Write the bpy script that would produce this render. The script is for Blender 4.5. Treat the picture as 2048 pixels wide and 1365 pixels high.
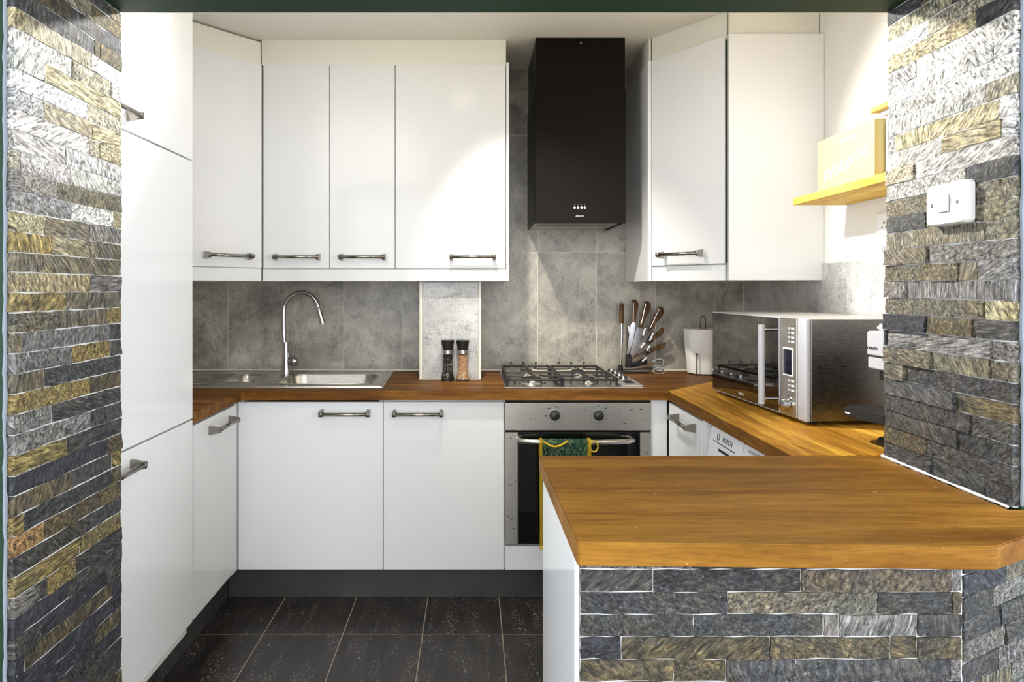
import bpy, bmesh, math, random
from mathutils import Vector, Matrix

# ------------------------------------------------------------------ clear
for o in list(bpy.data.objects):
    bpy.data.objects.remove(o, do_unlink=True)
SC = bpy.context.scene
COL = SC.collection
R = random.Random(7)
PI = math.pi

# ------------------------------------------------------------------ camera, world, lights, exposure
F = 1300.0; VX = 945.0; VY = 578.0; CZ = 1.30
cam_d = bpy.data.cameras.new('camera'); cam = bpy.data.objects.new('camera', cam_d); COL.objects.link(cam)
cam.location = (0, 0, CZ); cam.rotation_euler = (PI/2, 0, 0)
cam_d.sensor_width = 36; cam_d.lens = F/2048*36
cam_d.shift_x = (1024-VX)/2048; cam_d.shift_y = -(682.5-VY)/2048
cam_d.clip_start = 0.02
SC.camera = cam
vs = SC.view_settings
vs.view_transform = 'Standard'; vs.look = 'None'; vs.gamma = 1; vs.use_curve_mapping = False
vs.exposure = 0.0
W = bpy.data.worlds.new('world'); SC.world = W; W.use_nodes = True
W.node_tree.nodes['Background'].inputs[0].default_value = (0.72, 0.83, 1.0, 1)
W.node_tree.nodes['Background'].inputs[1].default_value = 1.1

def spot(name, loc, target, power, color, deg, blend=1.0, size=0.03):
    d = bpy.data.lights.new(name, 'SPOT'); d.energy = power; d.color = color; d.spot_size = math.radians(deg); d.spot_blend = blend; d.shadow_soft_size = size
    o = bpy.data.objects.new(name, d); COL.objects.link(o); o.location = loc
    o.rotation_euler = (Vector(target)-Vector(loc)).to_track_quat('-Z', 'Y').to_euler()
    return o
def light(kind, name, loc, power, color, rot=(0, 0, 0), size=0.1, size_y=None):
    d = bpy.data.lights.new(name, kind); d.energy = power; d.color = color
    if kind == 'AREA':
        d.shape = 'RECTANGLE'; d.size = size; d.size_y = size_y or size
    else:
        d.shadow_soft_size = size
    o = bpy.data.objects.new(name, d); COL.objects.link(o); o.location = loc; o.rotation_euler = rot
    return o
light('POINT', 'kitchen_lamp_light', (-0.05, 2.32, 2.345), 0.8, (1.0, 0.95, 0.86), size=0.07)
spot('spot_to_left', (-0.09, 2.30, 2.345), (-1.0, 1.32, 1.95), 200, (1.0, 0.98, 0.94), 60)
spot('spot_to_right', (0.0, 2.30, 2.345), (1.35, 1.75, 1.52), 300, (1.0, 0.965, 0.90), 66)
spot('spot_to_back', (-0.05, 2.26, 2.345), (0.50, 3.12, 0.90), 105, (1.0, 0.96, 0.84), 66)
light('AREA', 'living_window_light', (0.1, -2.35, 1.45), 100, (0.93, 0.96, 1.0), rot=(PI/2, 0, 0), size=3.2, size_y=1.9)

light('AREA', 'side_fill_light', (2.52, -0.1, 1.25), 115, (0.84, 0.90, 1.0), rot=(0, PI/2, 0), size=1.5, size_y=2.0)  # added fill for the tall cabinet; no window in this wall
light('AREA', 'side_fill_light', (-2.52, -0.1, 1.25), 90, (0.84, 0.90, 1.0), rot=(0, -PI/2, 0), size=1.5, size_y=2.0)  # added fill for the bar's white side; no window here either

# ------------------------------------------------------------------ helpers
def tag(o, label=None, cat=None, group=None, kind=None):
    if label: o['label'] = label
    if cat: o['category'] = cat
    if group: o['group'] = group
    if kind: o['kind'] = kind
    return o
def empty(name, loc=(0, 0, 0), rz=0, label=None, cat=None, group=None):
    o = bpy.data.objects.new(name, None); COL.objects.link(o)
    o.location = loc; o.rotation_euler = (0, 0, rz); o.empty_display_size = 0.05
    return tag(o, label, cat, group)
class MB:
    def __init__(s): s.bm = bmesh.new()
    def box(s, x0, x1, y0, y1, z0, z1, bev=0.0, seg=2):
        b = bmesh.new()
        m = Matrix.Translation(((x0+x1)/2, (y0+y1)/2, (z0+z1)/2)) @ Matrix.Diagonal((abs(x1-x0), abs(y1-y0), abs(z1-z0), 1))
        bmesh.ops.create_cube(b, size=1, matrix=m)
        if bev: bmesh.ops.bevel(b, geom=b.edges[:], offset=bev, segments=seg, affect='EDGES', profile=0.5)
        s.merge(b); return s
    def merge(s, b, M=None):
        if M is not None: b.transform(M)
        me = bpy.data.meshes.new('t'); b.to_mesh(me); b.free(); s.bm.from_mesh(me); bpy.data.meshes.remove(me)
    def prism(s, pts, z0, z1, holes=(), bev=0.0):
        b = bmesh.new(); es = []
        for lp in [pts]+list(holes):
            v = [b.verts.new((p[0], p[1], z0)) for p in lp]
            es += [b.edges.new((v[i], v[(i+1) % len(v)])) for i in range(len(v))]
        if holes: bmesh.ops.triangle_fill(b, use_beauty=True, edges=es)
        else: b.faces.new(list(b.verts))
        r = bmesh.ops.extrude_face_region(b, geom=b.faces[:])
        bmesh.ops.translate(b, vec=(0, 0, z1-z0), verts=[g for g in r['geom'] if isinstance(g, bmesh.types.BMVert)])
        bmesh.ops.recalc_face_normals(b, faces=b.faces[:])
        if bev:
            bmesh.ops.bevel(b, geom=[e for e in b.edges if e.calc_face_angle(0) > 0.5], offset=bev, segments=2, affect='EDGES')
        s.merge(b); return s
    def tube(s, pts, rad, n=12, cap=True, closed=False):
        pts = [Vector(p) for p in pts]; k = len(pts)
        rads = rad if isinstance(rad, (list, tuple)) else [rad]*k
        b = bmesh.new(); rings = []
        up = None
        for i, p in enumerate(pts):
            if closed: t = (pts[(i+1) % k]-pts[i-1]).normalized()
            else: t = (pts[min(i+1, k-1)]-pts[max(i-1, 0)]).normalized()
            if up is None:
                up = Vector((0, 0, 1)) if abs(t.z) < 0.9 else Vector((0, 1, 0))
            a = t.cross(up); a.normalize(); up = a.cross(t); up.normalize()
            rings.append([b.verts.new(p+(a*math.cos(2*PI*j/n)+up*math.sin(2*PI*j/n))*rads[i]) for j in range(n)])
        for i in range(k if closed else k-1):
            A, B = rings[i], rings[(i+1) % k]
            for j in range(n): b.faces.new((A[j], A[(j+1) % n], B[(j+1) % n], B[j]))
        if cap and not closed:
            b.faces.new(rings[0][::-1]); b.faces.new(rings[-1])
        bmesh.ops.recalc_face_normals(b, faces=b.faces[:])
        s.merge(b); return s
    def lathe(s, prof, c=(0, 0, 0), n=28, M=None):
        b = bmesh.new(); rings = []
        for r, z in prof:
            rings.append([b.verts.new((r*math.cos(2*PI*j/n), r*math.sin(2*PI*j/n), z)) for j in range(n)])
        for i in range(len(rings)-1):
            for j in range(n):
                b.faces.new((rings[i][j], rings[i][(j+1) % n], rings[i+1][(j+1) % n], rings[i+1][j]))
        b.faces.new(rings[0][::-1]); b.faces.new(rings[-1])
        bmesh.ops.recalc_face_normals(b, faces=b.faces[:])
        MM = Matrix.Translation(c) @ (M if M is not None else Matrix())
        s.merge(b, MM); return s
    def loft(s, loops, cap0=False, cap1=False):
        b = bmesh.new(); rings = [[b.verts.new(p) for p in lp] for lp in loops]
        n = len(rings[0])
        for i in range(len(rings)-1):
            for j in range(n): b.faces.new((rings[i][j], rings[i][(j+1) % n], rings[i+1][(j+1) % n], rings[i+1][j]))
        if cap0: b.faces.new(rings[0][::-1])
        if cap1: b.faces.new(rings[-1])
        bmesh.ops.recalc_face_normals(b, faces=b.faces[:])
        s.merge(b); return s
    def xf(s, M): s.bm.transform(M); return s
    def build(s, name, mat, parent=None, smooth=False, loc=None):
        me = bpy.data.meshes.new(name); s.bm.to_mesh(me); s.bm.free()
        if mat: me.materials.append(mat)
        if smooth:
            for p in me.polygons: p.use_smooth = True
            try: me.set_sharp_from_angle(angle=math.radians(38))
            except Exception: pass
        o = bpy.data.objects.new(name, me); COL.objects.link(o)
        if parent: o.parent = parent
        if loc: o.location = loc
        return o
RX = lambda a: Matrix.Rotation(a, 4, 'X')
RY = lambda a: Matrix.Rotation(a, 4, 'Y')
RZ = lambda a: Matrix.Rotation(a, 4, 'Z')
T = lambda *p: Matrix.Translation(p)
def rrect(x0, x1, y0, y1, r, n=6):
    out = []
    for cx, cy, a in ((x1-r, y1-r, 0), (x0+r, y1-r, 90), (x0+r, y0+r, 180), (x1-r, y0+r, 270)):
        for k in range(n+1):
            t = math.radians(a+90*k/n); out.append((cx+r*math.cos(t), cy+r*math.sin(t)))
    return out
def copy_tree(o, parent=None):
    c = o.copy(); COL.objects.link(c); c.parent = parent
    for ch in [x for x in o.children]: copy_tree(ch, c)
    return c
def text_mesh(s, size, M, mat, parent, name='lettering', ext=0.0004, shear=0.0, sx=1.0):
    cu = bpy.data.curves.new('txt', 'FONT'); cu.body = s; cu.size = size; cu.extrude = ext; cu.align_x = 'CENTER'; cu.align_y = 'CENTER'; cu.shear = shear
    to = bpy.data.objects.new('txt', cu); COL.objects.link(to)
    dg = bpy.context.evaluated_depsgraph_get(); dg.update()
    me = bpy.data.meshes.new_from_object(to.evaluated_get(dg)); bpy.data.objects.remove(to, do_unlink=True)
    me.transform(M @ Matrix.Diagonal((sx, 1, 1, 1))); me.name = name; me.materials.clear(); me.materials.append(mat)
    o = bpy.data.objects.new(name, me); COL.objects.link(o); o.parent = parent
    return o

# ------------------------------------------------------------------ materials
def new_mat(name):
    m = bpy.data.materials.new(name); m.use_nodes = True
    return m, m.node_tree, m.node_tree.nodes['Principled BSDF']
def simple(name, col, rough=0.5, metal=0.0, spec=0.5, bump=0.0, bscale=200, coat=0.0, emit=None, trans=0.0, var=0.0):
    m, nt, p = new_mat(name)
    p.inputs['Base Color'].default_value = (*col, 1); p.inputs['Roughness'].default_value = rough
    p.inputs['Metallic'].default_value = metal; p.inputs['Specular IOR Level'].default_value = spec
    p.inputs['Coat Weight'].default_value = coat; p.inputs['Transmission Weight'].default_value = trans
    if bump or var:
        g = nt.nodes.new('ShaderNodeNewGeometry'); n = nt.nodes.new('ShaderNodeTexNoise'); n.inputs['Scale'].default_value = bscale
        nt.links.new(g.outputs['Position'], n.inputs['Vector'])
        if bump:
            b = nt.nodes.new('ShaderNodeBump'); b.inputs['Strength'].default_value = bump; b.inputs['Distance'].default_value = 0.001
            nt.links.new(n.outputs[0], b.inputs['Height']); nt.links.new(b.outputs[0], p.inputs['Normal'])
        if var:
            r = nt.nodes.new('ShaderNodeValToRGB')
            r.color_ramp.elements[0].position = 0.3; r.color_ramp.elements[1].position = 0.7
            r.color_ramp.elements[0].color = (*[c*(1-var) for c in col], 1); r.color_ramp.elements[1].color = (*[min(1, c*(1+var)) for c in col], 1)
            nt.links.new(n.outputs[0], r.inputs[0]); nt.links.new(r.outputs[0], p.inputs['Base Color'])
    if emit:
        p.inputs['Emission Color'].default_value = (*emit[0], 1); p.inputs['Emission Strength'].default_value = emit[1]
    return m
class NT:
    """tiny node helper"""
    def __init__(s, nt): s.nt = nt
    def n(s, t, **kw):
        x = s.nt.nodes.new(t)
        for k, v in kw.items(): setattr(x, k, v)
        return x
    def l(s, a, b): s.nt.links.new(a, b)
    def mul(s, a, b, op='MULTIPLY'):
        x = s.n('ShaderNodeMath', operation=op)
        for i, v in enumerate((a, b)):
            if isinstance(v, (int, float)): x.inputs[i].default_value = v
            else: s.l(v, x.inputs[i])
        return x.outputs[0]
    def vec(s, a, b, op='MULTIPLY'):
        x = s.n('ShaderNodeVectorMath', operation=op)
        for i, v in enumerate((a, b)):
            if isinstance(v, tuple): x.inputs[i].default_value = v
            else: s.l(v, x.inputs[i])
        return x.outputs[0]
    def noise(s, v, scale, detail=4, rough=0.55, dist=0.0):
        x = s.n('ShaderNodeTexNoise'); x.inputs['Scale'].default_value = scale; x.inputs['Detail'].default_value = detail
        x.inputs['Roughness'].default_value = rough; x.inputs['Distortion'].default_value = dist
        s.l(v, x.inputs['Vector']); return x.outputs[0]
    def ramp(s, f, stops, interp='LINEAR'):
        x = s.n('ShaderNodeValToRGB'); x.color_ramp.interpolation = interp
        e = x.color_ramp.elements
        while len(e) < len(stops): e.new(0.5)
        for i, (p, c) in enumerate(stops):
            e[i].position = p; e[i].color = (c, c, c, 1) if isinstance(c, (int, float)) else (*c, 1)
        s.l(f, x.inputs[0]); return x.outputs[0]
    def mix(s, f, a, b, mode='MIX'):
        x = s.n('ShaderNodeMix', data_type='RGBA', blend_type=mode)
        for i, v in ((0, f), (6, a), (7, b)):
            if isinstance(v, (int, float)): x.inputs[i].default_value = v
            elif isinstance(v, tuple): x.inputs[i].default_value = (*v, 1)
            else: s.l(v, x.inputs[i])
        return x.outputs[2]
    def bump(s, h, strength, dist, normal=None):
        x = s.n('ShaderNodeBump'); x.inputs['Strength'].default_value = strength; x.inputs['Distance'].default_value = dist
        s.l(h, x.inputs['Height'])
        if normal is not None: s.l(normal, x.inputs['Normal'])
        return x.outputs[0]

def stone_material():
    m, nt, p = new_mat('split_slate'); h = NT(nt)
    g = h.n('ShaderNodeNewGeometry'); oi = h.n('ShaderNodeObjectInfo')
    rnd = oi.outputs['Random']
    comb = h.n('ShaderNodeCombineXYZ'); h.l(rnd, comb.inputs[0]); h.l(h.mul(h.mul(rnd, 7.3), 1.0, 'FRACT'), comb.inputs[1]); h.l(h.mul(h.mul(rnd, 31.7), 1.0, 'FRACT'), comb.inputs[2])
    pos = h.vec(g.outputs['Position'], h.vec(comb.outputs[0], (20, 20, 20)), 'ADD')
    rot = h.n('ShaderNodeVectorRotate', rotation_type='EULER_XYZ'); h.l(pos, rot.inputs['Vector'])
    h.l(h.vec(comb.outputs[0], (3.1, 3.1, 3.1)), rot.inputs['Rotation'])
    st = h.vec(rot.outputs[0], (1.0, 0.10, 0.7))
    hatch = h.noise(st, 200, 5, 0.75, 0.25)
    fine = h.noise(pos, 420, 4, 0.6)
    mid = h.noise(pos, 60, 5, 0.6, 0.4)
    big = h.noise(pos, 16, 4, 0.6, 0.5)
    tone = h.ramp(hatch, [(0.36, 0.06), (0.43, 0.42), (0.50, 0.95), (0.57, 1.5), (0.66, 3.0)])
    tone2 = h.ramp(mid, [(0.32, 0.62), (0.5, 1.0), (0.68, 1.35)])
    base = h.mix(1.0, oi.outputs['Color'], tone, 'MULTIPLY')
    base = h.mix(1.0, base, tone2, 'MULTIPLY')
    # ochre / rust bloom, amount from the object colour's alpha
    am = h.mul(h.ramp(big, [(0.42, 0.0), (0.62, 1.0)]), oi.outputs['Alpha'])
    och = h.mix(1.0, (0.24, 0.165, 0.05), tone2, 'MULTIPLY')
    base = h.mix(h.mul(am, 0.7), base, h.mix(1.0, och, tone, 'MULTIPLY'))
    sp = h.ramp(h.noise(pos, 240, 2, 0.5), [(0.69, 0.0), (0.74, 1.0)])
    base = h.mix(h.mul(sp, 0.55), base, (0.55, 0.56, 0.58))
    h.l(base, p.inputs['Base Color'])
    p.inputs['Roughness'].default_value = 0.5; p.inputs['Specular IOR Level'].default_value = 0.45
    hh = h.mul(h.mul(hatch, 1.0), h.mul(fine, 0.25), 'ADD')
    b1 = h.bump(hh, 1.0, 0.005); b2 = h.bump(mid, 0.35, 0.006, b1)
    h.l(b2, p.inputs['Normal'])
    return m
def tile_material(name, dark, light_, scale=1.0, rough=0.35):
    m, nt, p = new_mat(name); h = NT(nt)
    g = h.n('ShaderNodeNewGeometry'); oi = h.n('ShaderNodeObjectInfo')
    comb = h.n('ShaderNodeCombineXYZ'); h.l(oi.outputs['Random'], comb.inputs[0]); h.l(oi.outputs['Random'], comb.inputs[2])
    pos = h.vec(g.outputs['Position'], h.vec(comb.outputs[0], (30, 30, 30)), 'ADD')
    big = h.noise(pos, 4.5, 5, 0.6, 0.6)
    wa = h.noise(h.vec(pos, (0.12, 0.12, 1)), 330, 2, 0.6)
    wb = h.noise(h.vec(pos, (1, 1, 0.12)), 330, 2, 0.6)
    fine = h.noise(pos, 160, 4, 0.7)
    c = h.ramp(big, [(0.3, dark), (0.52, tuple((a+b)/2 for a, b in zip(dark, light_))), (0.72, light_)])
    # the sum of three noises sits round 1.5: bring it to 0..1
    s3 = h.mul(h.mul(h.mul(wa, wb, 'ADD'), fine, 'ADD'), 1/3.0)
    worn = h.noise(pos, 11, 4, 0.65, 0.8)
    s4 = h.mul(h.mul(s3, 0.72), h.mul(worn, 0.30), 'ADD')
    weave = h.ramp(s4, [(0.41, 0.42), (0.462, 0.78), (0.50, 1.0), (0.60, 1.18)])
    c = h.mix(0.95, c, weave, 'MULTIPLY')
    h.l(c, p.inputs['Base Color']); p.inputs['Roughness'].default_value = rough
    h.l(h.bump(s3, 0.25, 0.001), p.inputs['Normal'])
    return m
def floor_material():
    m, nt, p = new_mat('dark_floor_tile'); h = NT(nt)
    g = h.n('ShaderNodeNewGeometry'); oi = h.n('ShaderNodeObjectInfo')
    comb = h.n('ShaderNodeCombineXYZ'); h.l(oi.outputs['Random'], comb.inputs[0]); h.l(oi.outputs['Random'], comb.inputs[1])
    pos = h.vec(g.outputs['Position'], h.vec(comb.outputs[0], (30, 30, 30)), 'ADD')
    st = h.vec(pos, (2.2, 0.5, 1))
    big = h.noise(st, 7, 5, 0.65, 0.5)
    c = h.ramp(big, [(0.3, (0.012, 0.0095, 0.009)), (0.7, (0.034, 0.026, 0.023))])
    scr = h.ramp(h.noise(h.vec(pos, (1.4, 0.9, 1)), 80, 6, 0.82, 0.6), [(0.55, 0.0), (0.61, 1.0)])
    area = h.ramp(h.noise(st, 9, 3, 0.6, 0.3), [(0.47, 0.02), (0.64, 1.0)])
    c = h.mix(h.mul(h.mul(scr, area), 0.95), c, (0.42, 0.40, 0.38))
    h.l(c, p.inputs['Base Color']); p.inputs['Roughness'].default_value = 0.38
    h.l(h.bump(big, 0.15, 0.002), p.inputs['Normal'])
    return m
def wood_material(name, dark, mid, light_, along='X', rough=0.4, fleck=0.0, scale=1.0):
    m, nt, p = new_mat(name); h = NT(nt)
    g = h.n('ShaderNodeNewGeometry')
    s = {'X': (0.10, 1, 1), 'Y': (1, 0.10, 1), 'Z': (1, 1, 0.10)}[along]
    pos = h.vec(g.outputs['Position'], s)
    a = h.noise(pos, 16*scale, 6, 0.6, 1.0)
    b = h.noise(pos, 170*scale, 5, 0.72, 0.5)
    blotch = h.noise(h.vec(g.outputs['Position'], tuple(v*0.8+0.25 for v in s)), 5*scale, 4, 0.6, 0.5)
    c = h.ramp(a, [(0.3, dark), (0.5, mid), (0.7, light_)])
    c = h.mix(0.55, c, h.ramp(b, [(0.32, 0.45), (0.5, 1.0), (0.68, 1.35)]), 'MULTIPLY')
    c = h.mix(0.6, c, h.ramp(blotch, [(0.32, 0.66), (0.5, 1.0), (0.7, 1.28)]), 'MULTIPLY')
    if fleck:
        f = h.ramp(h.noise(h.vec(g.outputs['Position'], (0.8, 1, 1)), 95, 2, 0.5), [(0.745, 0.0), (0.78, 1.0)])
        c = h.mix(h.mul(f, fleck), c, (0.6, 0.42, 0.2))
    h.l(c, p.inputs['Base Color']); p.inputs['Roughness'].default_value = rough+0.08; p.inputs['Specular IOR Level'].default_value = 0.10
    h.l(h.bump(b, 0.18, 0.001), p.inputs['Normal'])
    return m
def brushed(name, col, rough=0.28, along='X', var=0.25, scale=1.0):
    m, nt, p = new_mat(name); h = NT(nt)
    g = h.n('ShaderNodeNewGeometry')
    s = {'X': (0.03, 1, 1), 'Y': (1, 0.03, 1), 'Z': (1, 1, 0.03)}[along]
    n = h.noise(h.vec(g.outputs['Position'], s), 600*scale, 3, 0.6)
    c = h.mix(1.0, (*col,), h.ramp(n, [(0.3, 1-var), (0.7, 1.0)]), 'MULTIPLY')
    h.l(c, p.inputs['Base Color']); p.inputs['Metallic'].default_value = 1.0
    h.l(h.ramp(n, [(0.3, rough*0.8), (0.7, rough*1.3)]), p.inputs['Roughness'])
    return m

M_STONE = stone_material()
M_GROUT = simple('white_grout', (0.62, 0.62, 0.60), 0.9, bump=0.6, bscale=300)
M_TILE = tile_material('wall_tile', (0.19, 0.175, 0.15), (0.56, 0.52, 0.44))
M_TILE_L = tile_material('box_tile', (0.34, 0.335, 0.325), (0.62, 0.61, 0.59))
M_CREAM = simple('cream_trim', (0.80, 0.76, 0.66), 0.45)
M_FLOOR = floor_material()
M_FGROUT = simple('floor_grout', (0.42, 0.36, 0.27), 0.9, bump=0.3)
M_CEIL = simple('ceiling_paint', (0.90, 0.88, 0.80), 0.85, bump=0.15, bscale=60)
M_WALL = simple('wall_paint', (0.84, 0.82, 0.77), 0.8, bump=0.1, bscale=120)
M_GREEN = simple('green_paint', (0.010, 0.032, 0.015), 0.6, spec=0.2, bump=0.2, bscale=90, var=0.18)
M_SAGE = simple('sage_paint', (0.26, 0.29, 0.26), 0.8)
M_WHITE = simple('white_gloss', (0.81, 0.81, 0.81), 0.09, spec=0.22)
M_CARC = simple('white_carcass', (0.80, 0.79, 0.76), 0.4)
M_CREAMP = simple('cream_panel', (0.80, 0.785, 0.70), 0.5, spec=0.2)
M_GAP = simple('dark_gap', (0.02, 0.018, 0.015), 0.8)
M_PLINTH = simple('charcoal_plinth', (0.055, 0.052, 0.048), 0.35, var=0.15, bscale=6)
M_METAL = brushed('brushed_nickel', (0.34, 0.32, 0.285), 0.22, 'Z', 0.15)
M_STEEL = brushed('brushed_steel', (0.66, 0.64, 0.60), 0.24, 'X')
M_STEELY = brushed('brushed_steel_side', (0.22, 0.213, 0.207), 0.30, 'X', 0.3)  # microwave side copy, darkened; dim reflection is put into its colour
M_STEELL = simple('pale_steel', (0.66, 0.65, 0.63), 0.38, 0.55)  # microwave body copy, paler; light on its top is put into the colour
M_CHROME = simple('chrome', (0.50, 0.50, 0.51), 0.06, 1.0)
M_HOOD = simple('hood_black', (0.009, 0.007, 0.0055), 0.30, spec=0.06)
M_BLACK = simple('black_plastic', (0.012, 0.012, 0.012), 0.35)
M_IRON = simple('cast_iron', (0.015, 0.014, 0.014), 0.5, bump=0.3, bscale=500)
M_GLASSB = simple('black_glass', (0.006, 0.006, 0.006), 0.05, spec=0.7)
M_MIRROR = simple('mirror_glass', (0.20, 0.20, 0.205), 0.04, 1.0)
M_WPL = simple('white_plastic', (0.85, 0.85, 0.86), 0.3)
M_SILVERP = simple('silver_plastic', (0.40, 0.40, 0.42), 0.35)
M_INK = simple('black_ink', (0.01, 0.01, 0.01), 0.6)
M_LITE = simple('pale_print', (0.75, 0.75, 0.75), 0.5)
M_PAPER = simple('paper_towel', (0.93, 0.92, 0.88), 0.9, bump=0.5, bscale=350)
M_WOODB = wood_material('worktop_back', (0.080, 0.028, 0.005), (0.16, 0.062, 0.010), (0.30, 0.135, 0.026), 'X', 0.38)  # browner copy of the worktop wood; shade under the cabinets put into its colour
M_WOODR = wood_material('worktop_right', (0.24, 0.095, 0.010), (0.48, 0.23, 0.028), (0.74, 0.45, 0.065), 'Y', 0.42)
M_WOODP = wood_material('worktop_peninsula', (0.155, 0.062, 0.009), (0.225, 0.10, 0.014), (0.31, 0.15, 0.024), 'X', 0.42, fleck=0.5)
M_SHELF = wood_material('shelf_wood', (0.50, 0.28, 0.045), (0.68, 0.42, 0.08), (0.80, 0.55, 0.14), 'Y', 0.45)
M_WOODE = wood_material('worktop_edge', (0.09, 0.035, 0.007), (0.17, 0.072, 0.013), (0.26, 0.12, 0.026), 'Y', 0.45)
M_KWOOD = wood_material('knife_wood', (0.028, 0.015, 0.007), (0.085, 0.042, 0.018), (0.20, 0.115, 0.05), 'Z', 0.3, scale=2.5)
M_BLADE = simple('blade_steel', (0.72, 0.72, 0.72), 0.16, 1.0)
m, nt, p = new_mat('clear_acrylic'); p.inputs['Base Color'].default_value = (0.93, 0.94, 0.96, 1); p.inputs['Roughness'].default_value = 0.05; p.inputs['Transmission Weight'].default_value = 1.0; p.inputs['IOR'].default_value = 1.2
M_ACRYL = m
m, nt, p = new_mat('clear_glass'); p.inputs['Base Color'].default_value = (1, 1, 1, 1); p.inputs['Roughness'].default_value = 0.02; p.inputs['Transmission Weight'].default_value = 1.0; p.inputs['IOR'].default_value = 1.25
M_GLASS = m
def grain_mat(name, cols, scale):
    m, nt, p = new_mat(name); h = NT(nt); g = h.n('ShaderNodeNewGeometry')
    v = h.n('ShaderNodeTexVoronoi'); v.inputs['Scale'].default_value = scale; h.l(g.outputs['Position'], v.inputs['Vector'])
    sep = h.n('ShaderNodeSeparateColor'); h.l(v.outputs['Color'], sep.inputs[0])
    st = [(i/len(cols), c) for i, c in enumerate(cols)]
    h.l(h.ramp(sep.outputs[0], st, 'CONSTANT'), p.inputs['Base Color']); p.inputs['Roughness'].default_value = 0.5
    h.l(h.bump(v.outputs['Distance'], 1.0, 0.004), p.inputs['Normal'])
    return m
M_PEPPER = grain_mat('peppercorn_fill', [(0.012, 0.008, 0.006), (0.05, 0.016, 0.012), (0.012, 0.008, 0.006), (0.02, 0.012, 0.01), (0.30, 0.27, 0.22), (0.015, 0.01, 0.008)], 190)
M_SALT = grain_mat('pink_salt_fill', [(0.75, 0.42, 0.22), (0.85, 0.55, 0.30), (0.60, 0.30, 0.12), (0.9, 0.72, 0.5), (0.70, 0.36, 0.15)], 230)
def leaf_mat():
    m, nt, p = new_mat('leaf_print_fabric'); h = NT(nt); g = h.n('ShaderNodeNewGeometry')
    a = h.noise(h.vec(g.outputs['Position'], (1, 0.4, 0.4)), 75, 3, 0.5, 2.6)
    b = h.noise(g.outputs['Position'], 26, 2, 0.5, 1.0)
    c = h.ramp(b, [(0.4, (0.008, 0.03, 0.02)), (0.62, (0.02, 0.085, 0.05))])
    c = h.mix(h.ramp(a, [(0.53, 0.0), (0.56, 1.0), (0.60, 1.0), (0.63, 0.0)]), c, (0.28, 0.42, 0.22))
    h.l(c, p.inputs['Base Color']); p.inputs['Roughness'].default_value = 0.85
    return m
M_LEAF = leaf_mat()
M_YELLOW = simple('yellow_binding', (0.62, 0.42, 0.02), 0.85, bump=0.4, bscale=400)
M_STEELO = None
def oven_steel():
    m, nt, p = new_mat('scuffed_steel'); h = NT(nt); g = h.n('ShaderNodeNewGeometry')
    n = h.noise(h.vec(g.outputs['Position'], (0.03, 1, 1)), 500, 3, 0.6)
    c = h.mix(1.0, (0.60, 0.57, 0.52), h.ramp(n, [(0.3, 0.8), (0.7, 1.0)]), 'MULTIPLY')
    sc = h.ramp(h.noise(h.vec(g.outputs['Position'], (0.55, 1, 1)), 95, 2, 0.4), [(0.255, 1.0), (0.285, 0.0)])
    c = h.mix(h.mul(sc, 0.85), c, (0.06, 0.055, 0.05))
    h.l(c, p.inputs['Base Color']); p.inputs['Metallic'].default_value = 0.9; p.inputs['Roughness'].default_value = 0.3
    return m
M_STEELO = oven_steel()
M_SIGN = simple('cream_sign', (0.46, 0.41, 0.19), 0.5)
M_GRASS = simple('grille_mesh', (0.30, 0.29, 0.25), 0.35, 0.8, var=0.3, bscale=500)

# ------------------------------------------------------------------ room shell
BW = 3.34; LW = -1.55; RW = 1.40; CH = 2.43; PN = 1.24; PF = 1.62; OL = -0.889; OR = 1.046; LZ = 1.988
FRX0, FRX1, FRY = -2.6, 2.6, -2.6
def struct(mb, name, mat, **k):
    o = mb.build(name, mat, **k)
    if not o.parent: o['kind'] = 'structure'
    return o
# kitchen walls (solid shells behind the tiles)
wall_back = struct(MB().box(LW-0.1, RW+0.1, BW, BW+0.12, 0, CH), 'wall_back', M_CREAM)
wall_left = struct(MB().box(LW-0.12, LW, PF, BW, 0, CH), 'wall_left', M_WALL)
wall_right = struct(MB().box(RW, RW+0.12, PF, BW, 0, CH), 'wall_right', M_WALL)
ceiling = struct(MB().box(FRX0-0.1, FRX1+0.1, FRY, BW+0.12, CH, CH+0.1), 'ceiling', M_CEIL)
floor = struct(MB().box(FRX0-0.1, FRX1+0.1, FRY, BW+0.12, -0.10, -0.0015), 'floor', M_FGROUT)
# partition with the stone-lined opening
wf = MB()
wf.box(FRX0, OL, PN, PF-0.002, 0, CH); wf.box(OR, FRX1, PN, PF-0.002, 0, CH); wf.box(OL, OR, PN, PF-0.002, LZ, CH)
wall_front = struct(wf, 'wall_front', M_GREEN)
pl = MB(); pl.box(FRX0, OL, PF-0.002, PF, 0, CH); pl.box(OR, FRX1, PF-0.002, PF, 0, CH); pl.box(OL, OR, PF-0.002, PF, LZ, CH)
pl.build('plaster_face', M_WALL, wall_front)
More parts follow.
